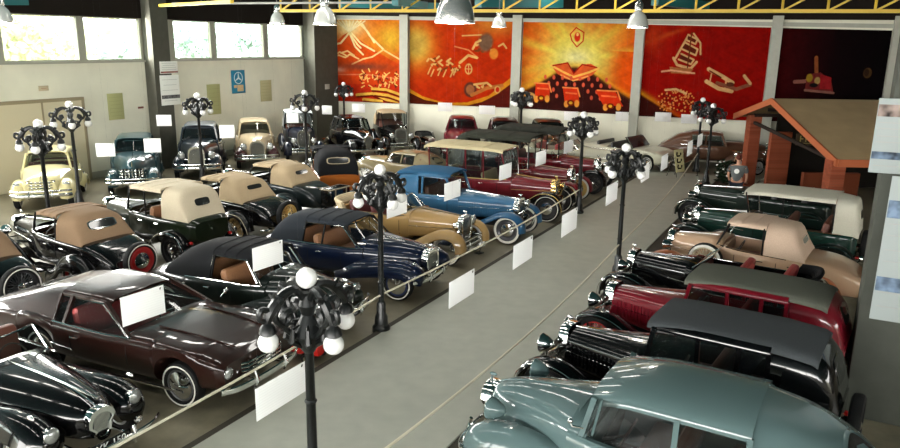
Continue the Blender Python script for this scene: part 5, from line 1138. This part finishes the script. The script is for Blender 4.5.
# ---------------------------------------------------------------- second row, tails to the viewer
h2 = 150
kw = dict(pre='V', inn=BRN_L)
c = on_wheel(G(62, 262, 0), h2, 2.8, 1.4, -1, 1); 
rb = G(76, 279, .35); c = on_wheel(rb, h2, 2.8, 1.42, -1, 1)
FT = dict(fd=.16, fbead=True)
def rumble(root, L): MB().tube([(-1.78, 0, 1.16), (-2.05, 0, 1.06), (-2.35, 0, .82)], .008, 5).build('deck_strip', CHROME, root)
T_R = [(-2.45, .40, .48, .62), (-2.3, .52, .46, .82), (-2.05, .62, .45, 1.0), (-1.6, .68, .44, 1.12), (-.9, .69, .44, 1.15), (0, .65, .44, 1.18), (.36, .56, .46, 1.2)]
def cabrio(name, label, c, hd, col, top, wc, ws, **k):
    d = dict(col=col, top=top, wc=wc, ws=ws, wb=2.85, tub=T_R, cock=(.14, -1.15), seats=((-.7,),), spare='rear', fd=.14, inn=TAN_L, tly=.5, tlx=-2.2)
    d['roofx'] = dict(kind='soft', e=4, fx=.0, ex=-.75, z=1.66, ze=1.55, w=.6, rear=[(-.75, 1.67), (-1.25, 1.60), (-1.5, 1.3), (-1.6, 1.14)], pill=[.0, -.7], bw=(.26, .055), bzc=1.42)
    rx = k.pop('rx', {}); d['roofx'].update(rx); d.update(k); return car(name, label, c[0], c[1], hd, 'V', **d)
cabrio('cabriolet', 'black cabriolet with a tan fabric top and red wheels, seen from behind at the left', c, h2, BLACKP, F_TAN, WRED, 'td', rx=dict(bfm=CHROME, bw=(.3, .07)), fd=.3, fy=(.44, .9))
cabrio('cabriolet', 'black cabriolet with tan top and wire spare wheel, cut by the left edge', (c[0]-1.5, c[1]-1.75), h2, BLACKP, F_TAN, WBLK, 'ts')
DGR = paint('dark_green', (.006, .011, .004))
c2 = (c[0]+1.15, c[1]+2.15)
car('touring_car', 'dark green touring car with a long cream fabric top, seen from behind', *c2, h2, 'V', col=DGR, fcol=BLACKP, top=F_CRM, inn=TAN_L, wc=WBLK, ws='sd', wb=3.1, fbead=True, b2=True, spare=None, trunk=False,
    roofx=dict(kind='soft', e=4.5, fx=.0, ex=-1.15, z=1.84, ze=1.72, w=.64, rear=[(-1.15, 1.85), (-1.65, 1.80), (-1.85, 1.45), (-1.98, 1.12)], pill=[.0, -.55], bw=(.22, .085), bzc=1.5))
c3 = on_wheel(G(237, 229, .38), h2, 2.85, 1.42, -1, 1)
cabrio('cabriolet', 'black cabriolet with a beige top and small gold wheels, behind the cream-topped touring car', c3, h2, BLACKP, F_BGE, WGOLD, 'sd', fbead=True, acc=mat('cream_line', (.6, .55, .4), .4))
c4 = (-5.75, 22.4)
cabrio('cabriolet', 'black cabriolet with a cream-beige top, dark green rear fenders and a black trunk', c4, h2, paint('black_teal', (.006, .012, .014)), F_BGE, WBLK, 'ws', fbead=True, spare='trunk', plate=(-2.92, 0, .7, mat('plate_pale_green', (.5, .55, .45), .5)), acc=CHROME)
ORP = paint('burnt_orange', (.42, .12, .02))
car('touring_car', 'burnt orange and black vintage car with a rounded black top and small rear window', -4.3, 25.4, 108, 'V', col=ORP, fcol=BLACKP, top=F_BLK, inn=BRN_L, wc=WBLK, ws='sd', spare=None, wb=3.0, scale=1., zs=.9,
    tub=[(-2.16, .66, .5, 1.12), (-1.9, .72, .48, 1.18), (-.9, .72, .46, 1.2), (0, .66, .46, 1.2), (.36, .56, .48, 1.24)],
    roofx=dict(kind='soft', e=4, fx=.0, ex=-1.0, z=1.95, ze=1.8, w=.68, tp=.05, rear=[(-1.0, 1.96), (-1.6, 1.9), (-1.95, 1.75), (-2.12, 1.15)], pill=[.0, -.6], bw=(.34, .085), bzc=1.62, bfm=mat('frame_tan', (.4, .33, .22), .5)))
car('sedan', 'cream sedan with dark pinstripes, half hidden between the blue sedan and the back row', -1.95, 28.3, 148, 'S', col=paint('buff', (.30, .24, .13)), inn=BRN_L, far=True, acc=BLACKP, scale=.86, zs=.86)
# ---------------------------------------------------------------- row along the left wall, noses to the viewer
def lw(px, py, d, hd): N_ = G(px, py, .4); return from_nose(N_, hd, d)
c = lw(41, 199, 1.8, 289); YELP = paint('yellow', (.72, .64, .34))
car('coupe', 'pale yellow car with black-edged open windscreen and twin chrome grille, by the cream door', *c, 289, 'S', sx=.76, zs=1.06, col=YELP, inn=BRN_L, nose='wide', gw=.46, gz=(.56, .86), nosex=2.1, wsf=BLACKP, rcol=YELP, top=F_BLK, fd=.3, hl='fender', hr=.11, b2=True, scale=1.05, hood=[(2.06, .42, .5, .84, 2.6), (1.9, .5, .46, .96, 2.6), (1.5, .56, .46, 1.04, 2.6), (1.0, .62, .46, 1.1, 2.8), (.42, .72, .46, 1.14, 3)], tlx=-2.3)
TEALP = paint('teal', (.02, .055, .065))
c = lw(133, 186, 2.2, 290)
car('sedan', 'dark teal sedan with split windscreen and wide chrome bumper, left of the first grey pillar', *c, 290, 'S', col=TEALP, inn=BRN_L, nose='wide', gw=.42, gz=(.54, .82), wsplit=True, b2=True, hr=.12, scale=1.02, sx=.93, zs=1.2)
c = lw(197, 171, 2.0, 284)
car('sedan', 'black saloon with tall upright chrome grille, just right of the first grey pillar', *c, 284, 'S', sx=.85, col=paint('blue_black', (.008, .014, .022)), rcol=paint('slate_roof', (.10, .12, .15)), inn=BRN_L, nose='flat', gw=.27, gz=(.42, 1.02), hl='stalk', hlp=(1.95, .52, .92), hr=.13, b2=True, scale=1.06, zs=1.26, wsf=paint('slate_roof', (.10, .12, .15)))
c = lw(258, 161, 2.2, 287)
car('sedan', 'saloon with cream upper body, maroon fenders and an upright dark grille, below the tan notice', *c, 287, 'S', col=paint('pale_tan', (.58, .46, .29)), fcol=paint('deep_maroon', (.05, .012, .014)), hcol=paint('pale_tan', (.58, .46, .29)), inn=BRN_L, nose='flat', gw=.28, gz=(.42, 1.0), hl='stalk', hlp=(1.95, .52, .92), hr=.13, b2=True, scale=1.04, sx=.92, zs=1.2)
car('cabriolet', 'dark blue car with pale top and cream fog lamps beside the corner pillar lamp post', -7.05, 33.8, 287, 'V', col=paint('midnight', (.004, .008, .024)), top=fabric('pale_grey', (.5, .54, .55)), scale=1.04, zs=1.14, far=True, inn=BRN_L, fd=.2, wc=WCRM, bump=True, b2=True, spare=None)
car('sedan', 'black sedan with white reflections along its bonnet, beside the lamp post at the volcano mural', -4.65, 34.6, 297, 'S', col=BLACKP, far=True, inn=BRN_L, scale=1.05, sx=.9, zs=1.14)
car('cabriolet', 'black car with a tan top and olive-grey bumper in front of the volcano mural', -2.85, 35.9, 286, 'V', col=BLACKP, top=F_BGE, far=True, scale=1.08, inn=BRN_L, fd=.2, shell=mat('dull_shell', (.2, .22, .2), .3, .8), ws='ws', wc=WCRM, b2=True, bumper=mat('dull_chrome', (.35, .37, .33), .25, .9), spare=None)
car('roadster', 'small black open car between the tan-topped black car and the dark red one', -1.2, 36.0, 284, 'V', col=BLACKP, roof=None, fx=-.1, wz=1.5, far=True, scale=.64, inn=BLK_L, top=F_BLK, extra=boot, spare=None)
car('sedan', 'dark red sedan under the chariot mural with bright windscreen', .5, 35.0, 269, 'S', col=paint('wine', (.13, .009, .018)), far=True, zs=1.16, sx=.85, scale=1.05, inn=BRN_L, wsplit=True)
car('sedan', 'dark maroon sedan with rounded roof under the right half of the chariot mural', 2.5, 34.3, 270, 'S', col=paint('dark_maroon', (.05, .009, .009)), far=True, zs=1.16, sx=.85, scale=1.052, inn=BLK_L, wsplit=True)
car('sedan', 'nearly black sedan with chrome framed windscreen under the sunburst mural', 4.5, 33.7, 269, 'S', col=paint('black_olive', (.012, .014, .011)), far=True, zs=1.14, sx=.82, scale=1.08, inn=BLK_L)
# ---------------------------------------------------------------- right row, noses to the walkway
hr_ = 146
GB = paint('grey_blue', (.11, .17, .172), .2)
c = from_nose(G(497, 385, 1.0), 149, 2.15)
def r1x(root, L):
    MB().tube([(.62, .80, 1.18), (.72, .86, 1.2), (.74, .86, 1.24)], .012, 5).ball((.74, .87, 1.26), .03, 8).build('antenna_base', CHROME, root)
car('sedan', 'large grey-blue sedan in the lower right foreground with rounded roof', *c, 149, 'S', col=GB, inn=BRN_L, hlm=GB, hlp=(1.80, .60, .98), hr=.13, scale=1.06, ornament=True, wc=('greyblue_wheel', (.1, .16, .17), 0), belt=True, acc=GB, wsf=GB, wx=.7,
    hood=[(2.08, .10, .62, .92, 2.4), (1.95, .24, .52, 1.03, 2.4), (1.6, .40, .48, 1.12, 2.4), (1.1, .56, .46, 1.17, 2.6), (.8, .70, .46, 1.18, 3)], tub=[(-2.45, .25, .46, .66), (-2.3, .46, .4, .82), (-1.95, .62, .36, 1.0), (-1.4, .76, .32, 1.12), (-.8, .82, .3, 1.16), (.3, .82, .3, 1.16), (.84, .72, .34, 1.17)], cock=(.62, -1.3), seats=((-.2,), (-1.1,)),
    roofx=dict(z=1.64, ze=1.44, fx=.56, ex=-.95, w=.66, e=2.5, fdrop=.09, rear=[(-.95, 1.63), (-1.4, 1.53), (-1.85, 1.30), (-2.2, 1.0)], pill=[.56, -.28, -.95]), extra=r1x)
c = from_nose(G(566, 322, 1.2), hr_, 1.68)
LP = dict(wb=3.2, spare='rear', b2=True, bz=.5, fbead=True, louv=True, hr=.14, ws='sd')
car('sedan', 'black 1930s sedan with flat dark grey roof, beside the large grey-blue sedan', *c, hr_, 'V', col=BLACKP, inn=BRN_L, wc=WBLK, hlp=(1.85, .44, .98), **{**LP, 'roofx': dict(kind='hard', e=3.6, fx=.12, ex=-1.3, z=1.80, ze=1.66, w=.66, rear=[(-1.3, 1.80), (-1.75, 1.76), (-1.98, 1.55), (-2.1, 1.15)], pill=[.12, -.45, -.95, -1.3], insert=fabric('slate', (.05, .056, .06)), rail='x')})
c = from_nose(G(611, 284, 1.15), hr_, 1.68)
car('sedan', 'crimson 1930s sedan with a dark grey roof panel and chrome lamps in the right row', *c, hr_, 'V', col=MAR2, fcol=BLACKP, inn=RED_L, wc=WRED, hlp=(1.85, .44, .95), **{**LP, 'roofx': dict(kind='hard', e=3.4, fx=.12, ex=-1.3, z=1.74, ze=1.60, w=.64, rear=[(-1.3, 1.74), (-1.75, 1.70), (-1.98, 1.5), (-2.1, 1.15)], pill=[.12, -.45, -.95, -1.3], insert=fabric('olive_grey', (.10, .105, .085)), rail='x')})
c = from_nose(G(629, 256, 1.0), hr_, 1.68)
car('roadster', 'black open roadster with red interior, between the crimson sedan and the peach cabriolet', *c, hr_, 'V', col=BLACKP, inn=RED_L, roof=None, fx=-.14, wz=1.5, dash=MAR2, fbead=True, hr=.13, ws='sd', wc=WBLK, top=F_BLK, extra=boot, spare=None, b2=True, scale=.97)
PEA = paint('peach', (.56, .37, .24)); c = from_nose(G(671, 233, 1.1), hr_, 1.68)
def cover(root, L): MB().lathe([(.01, -.1), (.34, -.1), (.4, -.05), (.4, .05), (.34, .1), (.01, .12)], (-2.62, 0, .82), 'x', 24).build('spare_cover', F_BGE, root); MB().lathe([(.004, .02), (.06, .03), (.07, .08), (.004, .09)], (-2.2, -.72, 1.0), 'x', 12).build('rear_lamp', CHROME, root)
cabrio('cabriolet', 'peach-coloured cabriolet with a peach fabric top and cream rear cover in the right row', c, hr_, PEA, F_PEA, WCRM, 'ws', fcol=paint('copper_fender', (.42, .14, .06)), spare=None, extra=cover, inn=BRN_L, hr=.12, b2=True, wb=3.0, hood=[(1.62, .25, .60, 1.16, 2.8), (1.1, .40, .56, 1.2, 3), (.6, .55, .52, 1.24, 3.6)], tub=T_R[:-1]+[(.62, .56, .46, 1.24)], cock=(.4, -.8), seats=((-.4,),), rx=dict(e=4.2, fx=.28, ex=-.45, z=1.74, ze=1.62, pill=[.28, -.42], rear=[(-.45, 1.75), (-.95, 1.70), (-1.15, 1.35), (-1.25, 1.14)]), sidespare=True)
GRN = paint('racing_green', (.007, .032, .024)); c = from_nose(G(697, 208, 1.15), hr_, 1.68)
car('touring_car', 'dark green touring car with a long off-white fabric top in the right row', *c, hr_, 'V', col=GRN, fcol=paint('green_black', (.006, .014, .012)), inn=BRN_L, top=F_WHT, wc=WBLK, ws='sd', wb=3.35, hr=.14, fbead=True, spare='rear', b2=True,
    roofx=dict(kind='soft', e=4.5, fx=.35, ex=-1.6, z=1.94, ze=1.82, w=.70, rear=[(-1.6, 1.94), (-2.0, 1.88), (-2.1, 1.5), (-2.14, 1.15)], pill=[.35, -.5, -1.6], bw=(.2, .1)))
c = from_nose(G(697, 190, 1.0), hr_, 1.66)
car('roadster', 'black-green open tourer with folded dark top, last in the right row before the pavilion', *c, hr_, 'V', col=paint('black_green2', (.008, .016, .012)), inn=BLK_L, roof=None, fx=-.12, wz=1.5, top=F_BLK, extra=boot, wc=WBLK, ws='sd', fbead=True, spare=None, b2=True)
# ---------------------------------------------------------------- motorcycle by the pavilion
x, y = G(744, 176); r = empty('motorcycle', (x, y, 0), radians(200), 'dark motorcycle with a red tank beside the left pier of the pavilion', 'motorcycle')
for wx_ in (.68, -.68): put_wheel(r, 'wheel', (wx_, 0, .33), 'sd', .33, .09, CR)
MB().tube([(.68, 0, .33), (.5, 0, .85), (.46, 0, 1.0)], .03, 6).tube([(.44, -.35, 1.02), (.5, -.15, 1.05), (.5, .15, 1.05), (.44, .35, 1.02)], .018, 6).build('fork', CHROME, r)
MB().tube([(.46, 0, .9), (.1, 0, .55), (-.68, 0, .33)], .028, 6).tube([(.46, 0, .85), (.3, 0, .35), (-.3, 0, .3), (-.45, 0, .7)], .028, 6).build('frame', BLACKP, r)
MB().ball((.15, 0, .82), .17, 14, (1.6, .75, .75)).build('fuel_tank', MAR2, r); MB().ball((-.32, 0, .80), .16, 12, (1.5, .9, .5)).build('saddle', BLK_L, r)
MB().box((.02, 0, .45), (.32, .26, .34), bev=.05).lathe([(.09, .5), (.12, .53), (.09, .56), (.12, .59), (.09, .62), (.12, .65), (.09, .68)], (0.04, 0, 0), 'z', 12).tube([(.1, .14, .5), (.15, .2, .3), (-.8, .2, .3)], .035, 8).build('engine', mat('engine_metal', (.4, .4, .4), .3, .9), r)
MB().lathe([(.01, -.12), (.09, -.06), (.1, 0), (.01, .03)], (.6, 0, .92), 'x', 14).build('headlamp', CHROME, r)
for wx_ in (.68, -.68): MB().tube(crom([(wx_+.36, 0, .42), (wx_+.22, 0, .64), (wx_, 0, .71), (wx_-.24, 0, .63), (wx_-.37, 0, .4)], 4), .06, 6, flat=.012).build('mudguard', BLACKP, r)
